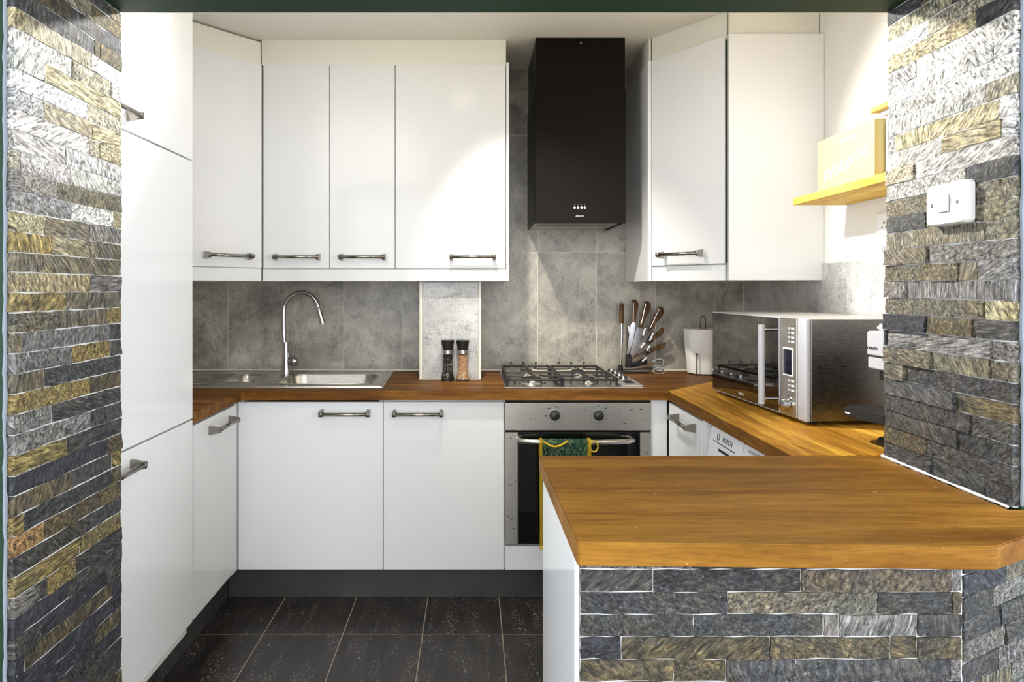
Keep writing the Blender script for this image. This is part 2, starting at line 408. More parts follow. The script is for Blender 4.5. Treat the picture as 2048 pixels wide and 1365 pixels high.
# living room side
struct(MB().box(FRX0-0.1, FRX0, FRY, PN, 0, CH), 'wall_left.001', M_SAGE)
struct(MB().box(FRX1, FRX1+0.1, FRY, PN, 0, CH), 'wall_right.001', M_SAGE)
wr = MB(); wr.box(FRX0, FRX1, FRY-0.12, FRY, 0, 0.5); wr.box(FRX0, FRX1, FRY-0.12, FRY, 2.25, CH)
wr.box(FRX0, -1.7, FRY-0.12, FRY, 0.5, 2.25); wr.box(1.9, FRX1, FRY-0.12, FRY, 0.5, 2.25)
struct(wr, 'wall_rear', M_SAGE)
w1 = empty('window_1'); tag(w1, kind='structure')
fr = MB()
for x in (-1.7, 0.07, 1.84): fr.box(x, x+0.06, FRY-0.08, FRY-0.02, 0.5, 2.25)
fr.box(-1.7, 1.9, FRY-0.08, FRY-0.02, 0.5, 0.56); fr.box(-1.7, 1.9, FRY-0.08, FRY-0.02, 2.19, 2.25)
fr.build('window_frame', M_WPL, w1)

# floor tiles 300 x 600, slightly turned
fx0 = -0.188; a_t = math.radians(0.4)
def floor_tile(x0, y0, x1, y1):
    mb = MB(); mb.box(x0+0.0018, x1-0.0018, y0+0.0018, y1-0.0018, -0.004, 0.0, 0.0006, 1)
    return mb.build('tile', M_FLOOR, floor)
for i in range(-6, 9):
    x0 = fx0+0.3*i
    for (y0, y1) in ((2.442, 3.04), (1.842, 2.442), (1.242, 1.842)):
        if x0 > 1.35 or x0 < -1.6: continue
        floor_tile(max(x0, LW), y0, min(x0+0.3, RW), min(y1, BW))
MB().box(FRX0, FRX1, FRY, 1.24, -0.004, 0.0).build('floor_covering', simple('living_floor', (0.22, 0.16, 0.11), 0.5), floor)

# back wall tiles 300 x 600
MB().box(LW, RW, BW-0.0062, BW-0.0002, 0.88, 2.426).build('grout', M_CREAM, wall_back)
MB().box(RW-0.0062, RW-0.0002, 1.63, BW-0.0065, 0.88, 1.398).build('grout', M_CREAM, wall_right)
def wtile(x0, x1, z0, z1, parent, mat=M_TILE, yy=BW):
    g = 0.0012
    return MB().box(x0+g, x1-g, yy-0.008, yy, z0+g, z1-g, 0.0006, 1).build('tile', mat, parent)
zr = [(0.8876, 1.4876), (1.4876, 2.0876), (2.0876, 2.426)]
for k in range(-2, 5):
    x0 = -1.254+0.3*(k+1) if k < 2 else None
for (z0, z1) in zr:
    xs = [-1.55, -1.254, -0.961, -0.661, -0.361, -0.105, 0.034, 0.334, 0.637, 0.938, 1.249, 1.39]
    for a, b in zip(xs[:-1], xs[1:]):
        wtile(a, b, z0, z1, wall_back)
# right wall tiles
ys = [3.33, 3.02, 2.72, 2.42, 2.12, 1.82, 1.63]
for a, b in zip(ys[1:], ys[:-1]):
    MB().box(RW-0.008, RW, a+0.0012, b-0.0012, 0.89, 1.40, 0.0006, 1).build('tile', M_TILE_L, wall_right)
# silicone line over the worktop
t1 = struct(MB().box(LW, RW, BW-0.012, BW-0.006, 0.8802, 0.8876), 'trim_1', M_CREAM)

# boxed-in pipe column with its own tile
bx = empty('pipe_boxing', (-0.103, 3.0, 0.8815), label='pale tiled pipe boxing with cream edge trims behind the two grinders', cat='pipe boxing')
def rel(mb, e): return mb.xf(Matrix.Translation(-e.location))
rel(MB().box(-0.240, 0.034, 3.006, 3.327, 0.8815, 1.333), bx).build('column_core', M_CREAM, bx)
rel(MB().box(-0.230, 0.026, 2.999, 3.006, 0.8865, 1.331, 0.0006), bx).build('tile', M_TILE_L, bx)
for (a, b) in ((-0.245, -0.2315), (0.0275, 0.0395)):
    rel(MB().box(a, b, 2.997, 3.006, 0.8815, 1.333, 0.001), bx).build('edge_trim', M_CREAM, bx)
rel(MB().box(-0.2315, 0.0275, 2.998, 3.006, 0.8815, 0.8855), bx).build('sill_trim', M_CREAM, bx)

# ------------------------------------------------------------------ stones
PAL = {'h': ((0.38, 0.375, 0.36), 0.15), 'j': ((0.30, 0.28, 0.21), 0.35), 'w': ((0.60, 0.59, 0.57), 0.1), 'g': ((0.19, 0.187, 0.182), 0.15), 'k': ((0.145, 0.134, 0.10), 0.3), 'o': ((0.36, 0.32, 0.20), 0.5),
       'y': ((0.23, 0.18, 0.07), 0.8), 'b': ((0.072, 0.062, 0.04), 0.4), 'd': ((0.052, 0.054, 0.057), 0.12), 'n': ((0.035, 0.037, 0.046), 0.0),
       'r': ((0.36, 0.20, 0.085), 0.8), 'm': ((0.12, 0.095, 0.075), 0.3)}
stone_count = 0
def stone(parent, O, U, Wn, u0, u1, z0, z1, base=0.012, code='g', shift=(0, 0)):
    """O origin at z=0, U unit vector along the wall, Wn outward normal"""
    global stone_count
    g = 0.0011; u0 += g; u1 -= g; z0 += g; z1 -= g
    L = u1-u0; H = z1-z0
    if L < 0.004 or H < 0.004: return
    nu = max(2, min(9, int(L/0.026)+1)); nv = 3
    w0 = base+R.uniform(-0.0014, 0.0024)*(1.5 if R.random() < 0.25 else 0.8)
    tu = R.uniform(-0.0022, 0.0022); tv = R.uniform(-0.002, 0.002)
    b = bmesh.new(); grid = []
    zj0 = [R.uniform(-0.0012, 0.0012) for _ in range(nu+1)]; zj1 = [R.uniform(-0.0012, 0.0012) for _ in range(nu+1)]
    for i in range(nu+1):
        row = []
        for j in range(nv+1):
            fu, fv = i/nu, j/nv
            u = u0+L*fu; z = z0+H*fv
            if j == 0: z += zj0[i]
            if j == nv: z += zj1[i]
            if i in (0, nu): u += R.uniform(-0.001, 0.001)
            w = w0+tu*(fu-0.5)+tv*(fv-0.5)+R.uniform(-0.0012, 0.0012)
            if i in (0, nu) or j in (0, nv): w -= 0.0007
            w = max(base-0.0018, w)
            p = O+U*u+Wn*w; p.z = z
            row.append(b.verts.new(p))
        grid.append(row)
    for i in range(nu):
        for j in range(nv): b.faces.new((grid[i][j], grid[i+1][j], grid[i+1][j+1], grid[i][j+1]))
    edge = [grid[i][0] for i in range(nu+1)]+[grid[nu][j] for j in range(1, nv+1)]+[grid[i][nv] for i in range(nu-1, -1, -1)]+[grid[0][j] for j in range(nv-1, 0, -1)]
    back = []
    for v in edge:
        p = v.co.copy(); wv = (p-O).dot(Wn); p = p-Wn*wv; back.append(b.verts.new(p))
    n = len(edge)
    for i in range(n): b.faces.new((edge[i], edge[(i+1) % n], back[(i+1) % n], back[i]))
    bmesh.ops.recalc_face_normals(b, faces=b.faces[:])
    me = bpy.data.meshes.new('stone'); b.to_mesh(me); b.free(); me.materials.append(M_STONE)
    o = bpy.data.objects.new('stone', me); COL.objects.link(o); o.parent = parent
    if (z0+z1)/2 > 1.52: code = {'g': 'h', 'k': 'j'}.get(code, code)  # upper stones swapped for paler tones; lamp brightness put into their colour
    c, al = PAL[code]; f = R.uniform(0.85, 1.18)*(1.0 if z0 > 1.38 else (0.82 if z0 > 0.88 else 0.74))  # lower stones darkened in steps; the light's fall-off put into their colour
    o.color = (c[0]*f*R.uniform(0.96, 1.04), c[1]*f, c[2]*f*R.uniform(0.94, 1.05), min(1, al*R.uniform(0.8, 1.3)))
    stone_count += 1
    return o
# backing grout of the two reveals
gr = MB(); gr.box(OL, OL+0.0119, PN+0.005, PF, 0, LZ); gr.box(OR-0.0104, OR, PN+0.005, PF, 0.88, LZ)
gr.build('grout', M_GROUT, wall_front)
LEFT = {0: ([48, 180, 213], 'okww'), 1: ([144, 222], 'wkw'), 2: ([88], 'go'), 3: ([176], 'wk'), 4: ([88, 185], 'gko'), 5: ([178, 200], 'wko'),
        6: ([131], 'gg'), 7: ([40, 141, 214], 'kggg'), 8: ([46, 115], 'ggk'), 9: ([144, 225], 'gwo'), 10: ([90, 180], 'okg'), 11: ([103, 180], 'yok'),
        12: ([85], 'kk'), 13: ([182], 'og'), 14: ([132], 'yk'), 15: ([118, 214], 'kky'), 16: ([45, 221], 'kgd'), 17: ([144, 222], 'gyd'), 18: ([90], 'kd'),
        19: ([180], 'yb'), 20: ([105], 'gd'), 21: ([182], 'gd'), 22: ([135], 'yd'), 23: ([215], 'nb'), 24: ([146, 224], 'bdy'), 25: ([48, 224], 'ydb'),
        26: ([89], 'rb'), 27: ([180], 'dd'), 28: ([160], 'yy'), 29: ([80, 94, 150], 'gdyd'), 30: ([137], 'nd'), 31: ([83, 215], 'dnd'), 32: ([50, 225], 'nbn'),
        33: ([146, 225], 'nnn'), 34: ([190], 'nb'), 35: ([90, 200], 'ndn'), 36: ([150], 'bd')}
XL = -0.875
for k in range(-5, 47):
    z1 = 1.8008-0.03908*(k-1); z0 = z1-0.03908
    if z1 > LZ: z1 = LZ-0.001
    if z0 < 0: z0 = 0
    if z1-z0 < 0.006: continue
    if k in LEFT:
        js, cs = LEFT[k]; br = [XL*F/(x-VX) for x in js]
    else:
        br = sorted(R.uniform(PN+0.03, PF-0.03) for _ in range(R.choice((1, 2)))); cs = ''.join(R.choice('dkb' if k < 0 else 'nddb') for _ in range(3))
    ed = [PN]+br+[PF]
    for i in range(len(ed)-1):
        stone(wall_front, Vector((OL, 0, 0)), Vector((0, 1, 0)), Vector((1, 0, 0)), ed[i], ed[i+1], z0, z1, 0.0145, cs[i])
RIGHT = {-1: ([1814], 'gg'), -2: ([1967], 'ko'), -3: ([1856, 1947], 'nbd'), -4: ([1776, 1982], 'dgg'), -5: ([1865, 1978], 'kkk'), -6: ([1812], 'kd'), -7: ([1911], 'db'),
         -8: ([1943], 'dd'), -9: ([1917], 'dd'), -10: ([1855], 'bd'), -11: ([1865, 1969], 'ddd'), 0: ([1917, 1956], 'kkg'), 1: ([1856], 'kg'), 2: ([1968], 'kk'),
         3: ([1850], 'dk'), 4: ([1998], 'kk'), 5: ([1931], 'gd'), 6: ([1828], 'kg'), 7: ([1881, 1999], 'gog'), 8: ([1788, 1858, 1997], 'goow'), 9: ([1923, 1967], 'ggk'),
         10: ([1870], 'gw'), 11: ([1932, 1983], 'wgw'), 12: ([1829], 'gw'), 13: ([1950], 'od'), 14: ([1852], 'wk'), 15: ([1900], 'kd'), 16: ([1840, 1960], 'dbd'), 17: ([1880], 'dd')}
XR = 1.03
for j in range(-12, 18):
    z0 = 1.3172+0.0397*j; z1 = z0+0.0397
    if z1 > LZ: z1 = LZ-0.001
    if z0 < 0.884: z0 = 0.884
    if z1-z0 < 0.006: continue
    js, cs = RIGHT.get(j, ([1900], 'dd'))
    br = sorted(XR*F/(x-VX) for x in js); cs = cs[::-1]
    ed = [PN]+br+[PF]
    # the facing leans out a little towards the worktop at its far end
    lean = 0.012 if z1 > 1.6 else (0.017 if z1 > 1.40 else 0.0225)
    for i in range(len(ed)-1):
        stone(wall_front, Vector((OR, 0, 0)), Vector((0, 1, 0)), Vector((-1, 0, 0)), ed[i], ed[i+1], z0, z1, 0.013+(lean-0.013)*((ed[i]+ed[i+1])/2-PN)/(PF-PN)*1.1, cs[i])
# silicone bead where the right stones meet the worktop
sb = MB(); pts = [(1.026-0.004+R.uniform(-0.001, 0.001), PN+(PF-PN)*i/30, 0.8835) for i in range(31)]
sb.tube(pts, [R.uniform(0.0018, 0.0045) for _ in pts], 6)
trim2 = struct(sb, 'trim_2', M_WPL, smooth=True)
# rough filler between the stone edge and the green paint
fl = MB()
for sx, zz in ((OL-0.0020, 0.0), (OR+0.0022, 0.885)):
    pts = []; z = zz
    while z < LZ: pts.append((sx+R.uniform(-0.0015, 0.0015), PN-0.001, z)); z += 0.02
    fl.tube(pts, [R.uniform(0.0028, 0.0045) for _ in pts], 6)
fl.build('filler_bead', simple('pale_filler', (0.20, 0.23, 0.27), 0.8, bump=0.5), wall_front)
# dark corner strip on the lower right
# ------------------------------------------------------------------ handle maker (local: x along, -y outwards, origin on the door face)
def handle_mesh():
    mb = MB(); L = 0.205
    mb.tube([(-L/2, -0.035, 0), (L/2, -0.035, 0)], 0.0075, 12)
    for s in (-1, 1):
        x0, x1 = sorted((s*(L/2-0.013), s*(L/2+0.001)))
        lo = [(x0, 0, -0.016), (x1, 0, -0.016), (x1, 0, 0.016), (x0, 0, 0.016)]
        hi = [(x0, -0.042, -0.0085), (x1, -0.042, -0.0085), (x1, -0.042, 0.0085), (x0, -0.042, 0.0085)]
        mb.loft([lo, hi], True, True)
    me = bpy.data.meshes.new('handle'); mb.bm.to_mesh(me); mb.bm.free(); me.materials.append(M_METAL)
    for p in me.polygons: p.use_smooth = len(p.vertices) == 4 and p.area < 0.0009
    return me
HM = handle_mesh()
def handle(door, x, y, z, rz=0, rl=0.0):
    """x,y,z in the parent's coordinates; rz turns the outward side"""
    o = bpy.data.objects.new('handle', HM); COL.objects.link(o); o.parent = door
    o.location = (x, y, z); o.rotation_euler = (0, 0, rz); return o

# ------------------------------------------------------------------ base units along the back wall
WT = 0.88; WB = 0.842
def unit_back(name, x0, x1, z0, z1, yface, yback, doors, label, cat='cabinet', handles=(), body_mat=M_CARC, group=None, body_z1=None):
    e = empty(name, ((x0+x1)/2, yface+0.02, z0), label=label, cat=cat, group=group)
    rel(MB().box(x0+0.0012, x1-0.0012, yface+0.021, yback, z0+0.001, (body_z1 or z1)-0.001), e).build('body', body_mat, e)
    for di, (a, b, zz0, zz1) in enumerate(doors):
        d = rel(MB().box(a+0.0016, b-0.0016, yface, yface+0.0195, zz0+0.001, zz1-0.001, 0.0012), e).build('door', M_WHITE, e)
        if di < len(handles) and handles[di]:
            hx, hz = handles[di]; handle(d, hx-e.location.x, yface-e.location.y, hz-e.location.z)
    return e
BF = 2.694
dz0, dz1 = 0.134, 0.831
BX = [-0.974, -0.370, 0.1305, 0.740, 0.808]
su = unit_back('base_cabinet', BX[0], BX[1], dz0, 0.838, BF, 3.325, [(BX[0]+0.002, BX[1], dz0, dz1)], 'wide white gloss base cabinet under the sink with its handle at top right', 'base cabinet', [((688-VX)/F*2.66, 0.784)])
unit_back('base_cabinet', BX[1], BX[2], dz0, 0.838, BF, 3.325, [(BX[1], BX[2], dz0, dz1)], 'white gloss base cabinet left of the oven with its handle at top left', 'base cabinet', [((835-VX)/F*2.66, 0.784)])
# keep the sink bowl clear of the sink unit: the unit body stays below the bowl
for o in list(su.children):
    if o.name.startswith('body'): bpy.data.objects.remove(o, do_unlink=True)
for x in (BX[0]+0.0015, BX[1]-0.0175): rel(MB().box(x, x+0.016, BF+0.021, 3.325, dz0+0.001, 0.837), su).build('side_panel', M_CARC, su)
rel(MB().box(BX[0]+0.018, BX[1]-0.018, BF+0.021, 3.325, dz0+0.001, dz0+0.017), su).build('bottom_panel', M_CARC, su)
# oven housing with drawer front
oh = empty('oven_housing', ((BX[2]+BX[3])/2, BF+0.02, dz0), label='white oven housing with a plain drawer front below the oven', cat='base cabinet')
rel(MB().box(BX[2]+0.001, BX[3]-0.001, BF+0.021, 3.325, dz0, 0.236), oh).build('body', M_CARC, oh)
rel(MB().box(BX[2]+0.001, BX[2]+0.006, BF+0.021, 3.325, 0.236, 0.838), oh).build('side_panel', M_CARC, oh)
rel(MB().box(BX[2]+0.003, BX[3]-0.002, BF, BF+0.0195, dz0, 0.233, 0.0012), oh).build('drawer', M_WHITE, oh)
# white filler right of the oven
tag(MB().box(BX[3]+0.001, BX[4], BF+0.003, BF+0.022, dz0, 0.838, 0.001).build('filler_panel', M_WHITE), 'narrow white filler strip between the oven and the corner', 'panel')
# plinths
tag(MB().box(-0.990, -0.9755, 2.6405, 2.712, dz0, 0.838, 0.001).build('corner_post', M_WHITE), 'thin white corner post between the two left base cabinets', 'panel')
tag(MB().box(-1.028, 0.80, 2.742, 2.757, 0.0, 0.133).build('plinth', M_PLINTH), 'long charcoal plinth under the back wall base cabinets', 'plinth')
pe = empty('plinth', (-1.03, 2.2, 0), label='charcoal plinth under the tall cabinet on the left with a vent', cat='plinth')
rel(MB().box(-1.045, -1.03, 1.64, 2.741, 0.0, 0.133), pe).build('board', M_PLINTH, pe)
g_ = MB(); g_.box(-1.0295, -1.026, 1.85, 2.15, 0.012, 0.088, 0.001)
vg = rel(g_, pe).build('vent_grille', M_STEEL, pe)
g2 = MB()
for i in range(5): g2.box(-1.0262, -1.0245, 1.86, 2.14, 0.020+0.0135*i, 0.026+0.0135*i)
rel(g2, pe).build('slot', M_GAP, vg)

# ------------------------------------------------------------------ left side: base cabinet and tall cabinet
LF = -0.947
def unit_left(name, y0, y1, z0, z1, xface, xback, doors, label, cat='cabinet'):
    e = empty(name, (xface-0.02, (y0+y1)/2, z0), label=label, cat=cat)
    rel(MB().box(xback, xface-0.021, y0+0.001, y1-0.001, z0+0.001, z1-0.001), e).build('body', M_CARC, e)
    for (a, b, zz0, zz1, hd) in doors:
        d = rel(MB().box(xface-0.0195, xface, a+0.0016, b-0.0016, zz0+0.0012, zz1-0.0012, 0.0012), e).build('door', M_WHITE, e)
        if hd: handle(d, xface-e.location.x, hd[0]-e.location.y, hd[1]-e.location.z, rz=PI/2)
    return e
unit_left('base_cabinet', 2.197, 2.640, 0.150, 0.838, -0.958, -1.545, [(2.235, 2.638, 0.160, 0.831, (2.462, 0.784))], 'narrow white base cabinet in the left corner with a long nickel handle', 'base cabinet')
TF = -0.945
unit_left('tall_cabinet', 1.625, 2.196, 0.134, 2.4295, TF, -1.545, [(1.63, 2.196, 1.733, 2.425, (1.685, 1.776)), (1.63, 2.196, 0.861, 1.730, None), (1.63, 2.196, 0.175, 0.858, (1.703, 0.811))],
          'tall white fridge cabinet on the left, three doors high', 'tall cabinet')

# ------------------------------------------------------------------ wall cabinets
UF = 2.944; UZ0, UZ1 = 1.3906, 2.3145; UR = 1.334
UX = [-0.951, -0.6477, -0.3505, 0.1517]
def hpos(px, D=2.91): return (px-VX)/F*D
unit_back('wall_cabinet', UX[0], UX[2], UZ0, UZ1, UF, 3.325, [(UX[0]+0.002, UX[1], UZ0, UZ1), (UX[1], UX[2], UZ0, UZ1)], 'white gloss wall cabinet with two narrow doors above the sink', 'wall cabinet',
          [(hpos(591.5), 1.443), (hpos(723.5), 1.443)])
unit_back('wall_cabinet', UX[2], UX[3], UZ0, UZ1, UF, 3.325, [(UX[2], UX[3], UZ0, UZ1)], 'wide white gloss wall cabinet left of the black hood', 'wall cabinet', [(hpos(945.5), 1.443)])
tag(MB().box(UX[3]+0.001, 0.165, UF-0.004, 3.325, UR, 2.325, 0.001).build('end_panel', M_WHITE), 'thin white end panel on the cabinet left of the hood', 'panel')
tag(MB().box(UX[0], UX[3], UF+0.002, UF+0.020, UR, UZ0-0.001, 0.001).build('light_rail', M_WHITE), 'white light rail under the wall cabinets above the sink', 'light rail')
ft = empty('filler_panel', (-0.4, 2.96, UZ1), label='cream filler panel between the left wall cabinets and the ceiling', cat='panel')
rel(MB().box(-0.958, 0.142, 2.952, 2.970, UZ1+0.001, 2.4295, 0.001), ft).build('board', M_CREAMP, ft)
rel(MB().box(0.1425, 0.152, 2.950, 3.32, UZ1+0.001, 2.4295, 0.001), ft).build('return_board', M_CREAMP, ft)

# diagonal corner cabinet on the left
def diag_door(e, p0, p1, z0, z1, th=0.0195, name='door', mat=None, bev=0.0012, inset=0.0):
    """box standing on the segment p0->p1, thickness behind (away from the camera)"""
    v = Vector((p1[0]-p0[0], p1[1]-p0[1], 0)); L = v.length; a = math.atan2(v.y, v.x)
    mb = MB().box(0.001, L-0.001, inset, inset+th, z0, z1, bev)
    mb.xf(T(p0[0], p0[1], 0) @ RZ(a)); 
    if e: rel(mb, e)
    return mb.build(name, mat or M_WHITE, e), a, L
cl = empty('corner_wall_cabinet', (-1.3, 3.0, UR), label='white corner wall cabinet on the left with an angled door', cat='wall cabinet')
A0, A1 = (-1.34, 2.516), (-0.953, 2.942)
nrm = Vector((-(A1[1]-A0[1]), A1[0]-A0[0], 0)).normalized()   # pointing to the wall
pts = [(A0[0]+nrm.x*0.021, A0[1]+nrm.y*0.021), (A1[0]+nrm.x*0.021+0.004, A1[1]+nrm.y*0.021+0.004), (-0.953, 3.325), (-1.545, 3.325), (-1.545, A0[1]+0.02)]
rel(MB().prism(pts, UR, UZ1-0.001), cl).build('body', M_CARC, cl)
d, a, L = diag_door(cl, A0, A1, UZ0+0.004, UZ1-0.001)
def on_seg(p0, p1, x_px, zpx=None):
    """parameter on the segment for a photo column"""
    k = (x_px-VX)/F; dx, dy = p1[0]-p0[0], p1[1]-p0[1]
    return (k*p0[1]-p0[0])/(dx-k*dy)
t = (on_seg(A0, A1, 402)+on_seg(A0, A1, 499))/2
hp = (A0[0]+(A1[0]-A0[0])*t, A0[1]+(A1[1]-A0[1])*t)
handle(d, hp[0]-cl.location.x+0.012, hp[1]-cl.location.y-0.01, 1.443-UR, rz=a)
diag_door(cl, A0, A1, UR, UZ0+0.001, name='light_rail', inset=0.004, bev=0.001)
dd, _, _ = diag_door(cl, (A0[0]-0.01, A0[1]+0.012), (A1[0]-0.008, A1[1]+0.012), UZ1+0.001, 2.4205, name='top_filler', mat=M_CREAMP)

# corner cabinet on the right, door ajar
cr = empty('corner_wall_cabinet', (1.1, 3.0, UR), label='white corner wall cabinet right of the hood with its angled door slightly ajar', cat='wall cabinet')
B0, B1 = (0.797, 2.894), (1.0105, 2.606)
rel(MB().prism([(0.800, 2.928), (1.012, 2.649), (1.036, 2.649), (1.036, 2.609), (1.39, 2.609), (1.39, 3.325), (0.800, 3.325)], UR, UZ1-0.001), cr).build('body', M_CARC, cr)
rel(MB().prism([(0.8022, 2.9255), (1.0158, 2.6435), (1.0164, 2.6445), (0.8022, 2.9285)], 1.40, UZ1-0.01), cr)
rel(MB().box(0.782, 0.7985, 2.898, 3.325, UR, 2.318, 0.001), cr).build('side_panel', M_WHITE, cr)
rel(MB().box(1.012, 1.0355, 2.6105, 2.648, UR+0.07, 2.302), cr).build('gap_shade_strip', M_GAP, cr)  # dark box added to carry the shade inside the open door gap
rel(MB().box(1.0212, 1.3975, 2.587, 2.608, UR, 2.316, 0.001), cr).build('end_panel', M_WHITE, cr)
d, a, L = diag_door(cr, B0, B1, 1.402, 2.3145)
t = (on_seg(B0, B1, 1322)+on_seg(B0, B1, 1418))/2
hp = (B0[0]+(B1[0]-B0[0])*t, B0[1]+(B1[1]-B0[1])*t)
handle(d, hp[0]-cr.location.x-0.014, hp[1]-cr.location.y-0.012, 1.446-UR, rz=a)
diag_door(cr, (0.800, 2.903), (1.0170, 2.617), UR, 1.398, name='light_rail', inset=0.002, bev=0.001)
gp, _, _ = diag_door(cr, (0.803, 2.912), (1.0165, 2.630), 1.402, 2.300, th=0.004, name='gap_shade', mat=M_GAP, bev=0, inset=0.004)  # added dark sheet; shade behind the ajar door put into its colour
diag_door(cr, (0.806, 2.925), (1.034, 2.640), UZ1+0.002, 2.4295, name='top_filler', mat=M_CREAMP)
rel(MB().box(0.795, 0.8055, 2.93, 3.32, UZ1+0.004, 2.4295, 0.001), cr).build('side_filler', M_CREAMP, cr)
rel(MB().box(1.0365, 1.397, 2.620, 2.638, 2.318, 2.4295, 0.001), cr).build('end_filler', M_CREAMP, cr)

# ------------------------------------------------------------------ worktops
SX0, SX1, SY0, SY1 = -0.87, -0.452, 2.835, 3.14       # main bowl opening
HX0, HX1, HY0, HY1 = -1.115, -0.985, 2.90, 3.14        # half bowl opening
wk = empty('worktop', (0, 3.0, WB), label='stained wooden worktop running round three sides of the kitchen', cat='worktop')
hole = [(-1.13, 2.80), (-0.43, 2.80), (-0.43, 3.17), (-1.13, 3.17)]
hhole = [(0.17, 2.78), (0.63, 2.78), (0.63, 3.24), (0.17, 3.24)]
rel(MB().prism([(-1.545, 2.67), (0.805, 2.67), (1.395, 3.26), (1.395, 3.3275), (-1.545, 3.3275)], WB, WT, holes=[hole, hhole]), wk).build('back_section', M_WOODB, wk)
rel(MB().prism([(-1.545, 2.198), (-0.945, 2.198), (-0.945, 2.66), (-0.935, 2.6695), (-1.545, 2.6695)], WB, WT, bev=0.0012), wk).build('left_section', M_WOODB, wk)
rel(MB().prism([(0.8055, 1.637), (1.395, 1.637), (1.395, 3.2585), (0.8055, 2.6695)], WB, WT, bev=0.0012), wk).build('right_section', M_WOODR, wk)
rel(MB().box(0.8035, 0.8053, 1.640, 2.668, WB+0.0005, WT-0.0015), wk).build('edge_strip', M_WOODE, wk)  # added thin strip, darker than the top of the right section
pw = empty('peninsula_worktop', (0.6, 1.35, WB), label='orange-brown wooden breakfast bar top with a clipped right corner', cat='worktop')
pp = [(0.167, 1.635), (0.1735, 1.079), (0.1755, 1.075), (0.846, 1.059), (0.856, 1.060), (1.20, 1.236), (1.020, 1.2365), (1.020, 1.635)]
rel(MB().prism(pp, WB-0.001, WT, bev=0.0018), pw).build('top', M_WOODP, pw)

# ------------------------------------------------------------------ peninsula base
pb = empty('breakfast_bar', (0.5, 1.4, 0), label='breakfast bar base faced in dark split slate with a white left side panel', cat='breakfast bar')
SYF = 1.136
core = [(0.186, SYF-0.0108), (0.845, SYF-0.0100), (1.0405, 1.2305), (1.038, 1.60), (0.21, 1.60)]
rel(MB().prism(core, 0, WB-0.002), pb).build('core', M_GROUT, pb)
rel(MB().box(0.176, 0.1845, 1.122, 1.625, 0, WB-0.002, 0.0008), pb).build('side_panel', M_WHITE, pb)
FRONT = {0: ([1306, 1603, 1903], 'ddmg'), 1: ([1456, 1756, 1905], 'dkdb'), 2: ([1388, 1648, 1679, 1836], 'ddggd'), 3: ([1243, 1540, 1783, 1836], 'nbbbb'), 4: ([1348, 1452, 1902], 'bbdg')}
O = Vector((0, SYF, 0))
def xw(px, D=1.121): return (px-VX)/F*D
inv = Matrix.Translation(-pb.location)
class _P: pass
nst = []
for k in range(-1, 21):
    z1 = 0.7758-0.0388*(k-1); z0 = z1-0.0388
    z1 = min(z1, WB-0.003); z0 = max(z0, 0)
    if z1-z0 < 0.008: continue
    if k in FRONT: js, cs = FRONT[k]; br = [xw(x) for x in js]
    else:
        br = []; x = 0.186+R.uniform(0.06, 0.2)
        while x < 0.8: br.append(x); x += R.uniform(0.12, 0.3)
        cs = ''.join(R.choice('ddnbkg') for _ in range(8))
    ed = [0.1855]+br+[0.846]
    for i in range(len(ed)-1):
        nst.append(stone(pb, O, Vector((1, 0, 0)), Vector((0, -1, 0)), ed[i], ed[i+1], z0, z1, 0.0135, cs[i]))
U2 = Vector((1.038-0.842, 1.236-SYF, 0)); L2 = U2.length; U2.normalize(); N2 = Vector((U2.y, -U2.x, 0))
for k in range(-1, 21):
    z1 = 0.7758-0.0388*(k-1)-0.012; z0 = z1-0.0388
    z1 = min(z1, WB-0.003); z0 = max(z0, 0)
    if z1-z0 < 0.008: continue
    br = [R.uniform(0.05, 0.17)]
    if R.random() < 0.4: br = sorted([R.uniform(0.04, 0.09), R.uniform(0.12, 0.18)])
    ed = [0.003]+br+[L2-0.004]
    for i in range(len(ed)-1):
        nst.append(stone(pb, Vector((0.842, SYF, 0)), U2, N2, ed[i], ed[i+1], z0, z1, 0.0130, R.choice('ddgdnkd')))
for s_ in nst:
    if s_: s_.data.transform(inv)

# ------------------------------------------------------------------ right base cabinet and washing machine
RF = 0.812
e = empty('base_cabinet', (RF+0.02, 2.48, dz0), label='white base cabinet under the right worktop beside the washing machine', cat='base cabinet')
rel(MB().box(RF+0.021, 1.39, 2.272, 2.69, dz0, 0.838), e).build('body', M_CARC, e)
d = rel(MB().box(RF, RF+0.0195, 2.30, 2.688, dz0, 0.831, 0.0012), e).build('door', M_WHITE, e)
rel(MB().box(RF+0.001, RF+0.02, 2.268, 2.298, dz0, 0.838, 0.001), e).build('end_strip', M_WHITE, e)
handle(d, RF-e.location.x, 2.462-e.location.y, 0.792-e.location.z, rz=-PI/2)
wm = empty('washing_machine', (1.1, 1.95, 0), label='white washing machine under the right worktop, top of its front showing', cat='washing machine')
rel(MB().box(0.845, 1.39, 1.655, 2.255, 0.01, 0.838, 0.004), wm).build('body', M_WPL, wm)
def slant(y0, y1, th=0.0):   # slanted fascia
    return MB().loft([[(0.848, y0, 0.70), (0.848, y1, 0.70), (0.809-th, y1, 0.70), (0.809-th, y0, 0.70)],
                      [(0.848, y0, 0.836), (0.848, y1, 0.836), (0.829-th, y1, 0.836), (0.829-th, y0, 0.836)]], True, True)
dr = rel(slant(1.982, 2.25), wm).build('detergent_drawer', M_WPL, wm)
cp = rel(slant(1.66, 1.978), wm).build('control_panel', M_WPL, wm)
def fx(z): return 0.809+0.020*(z-0.70)/0.136
ang = math.atan2(0.020, 0.136)
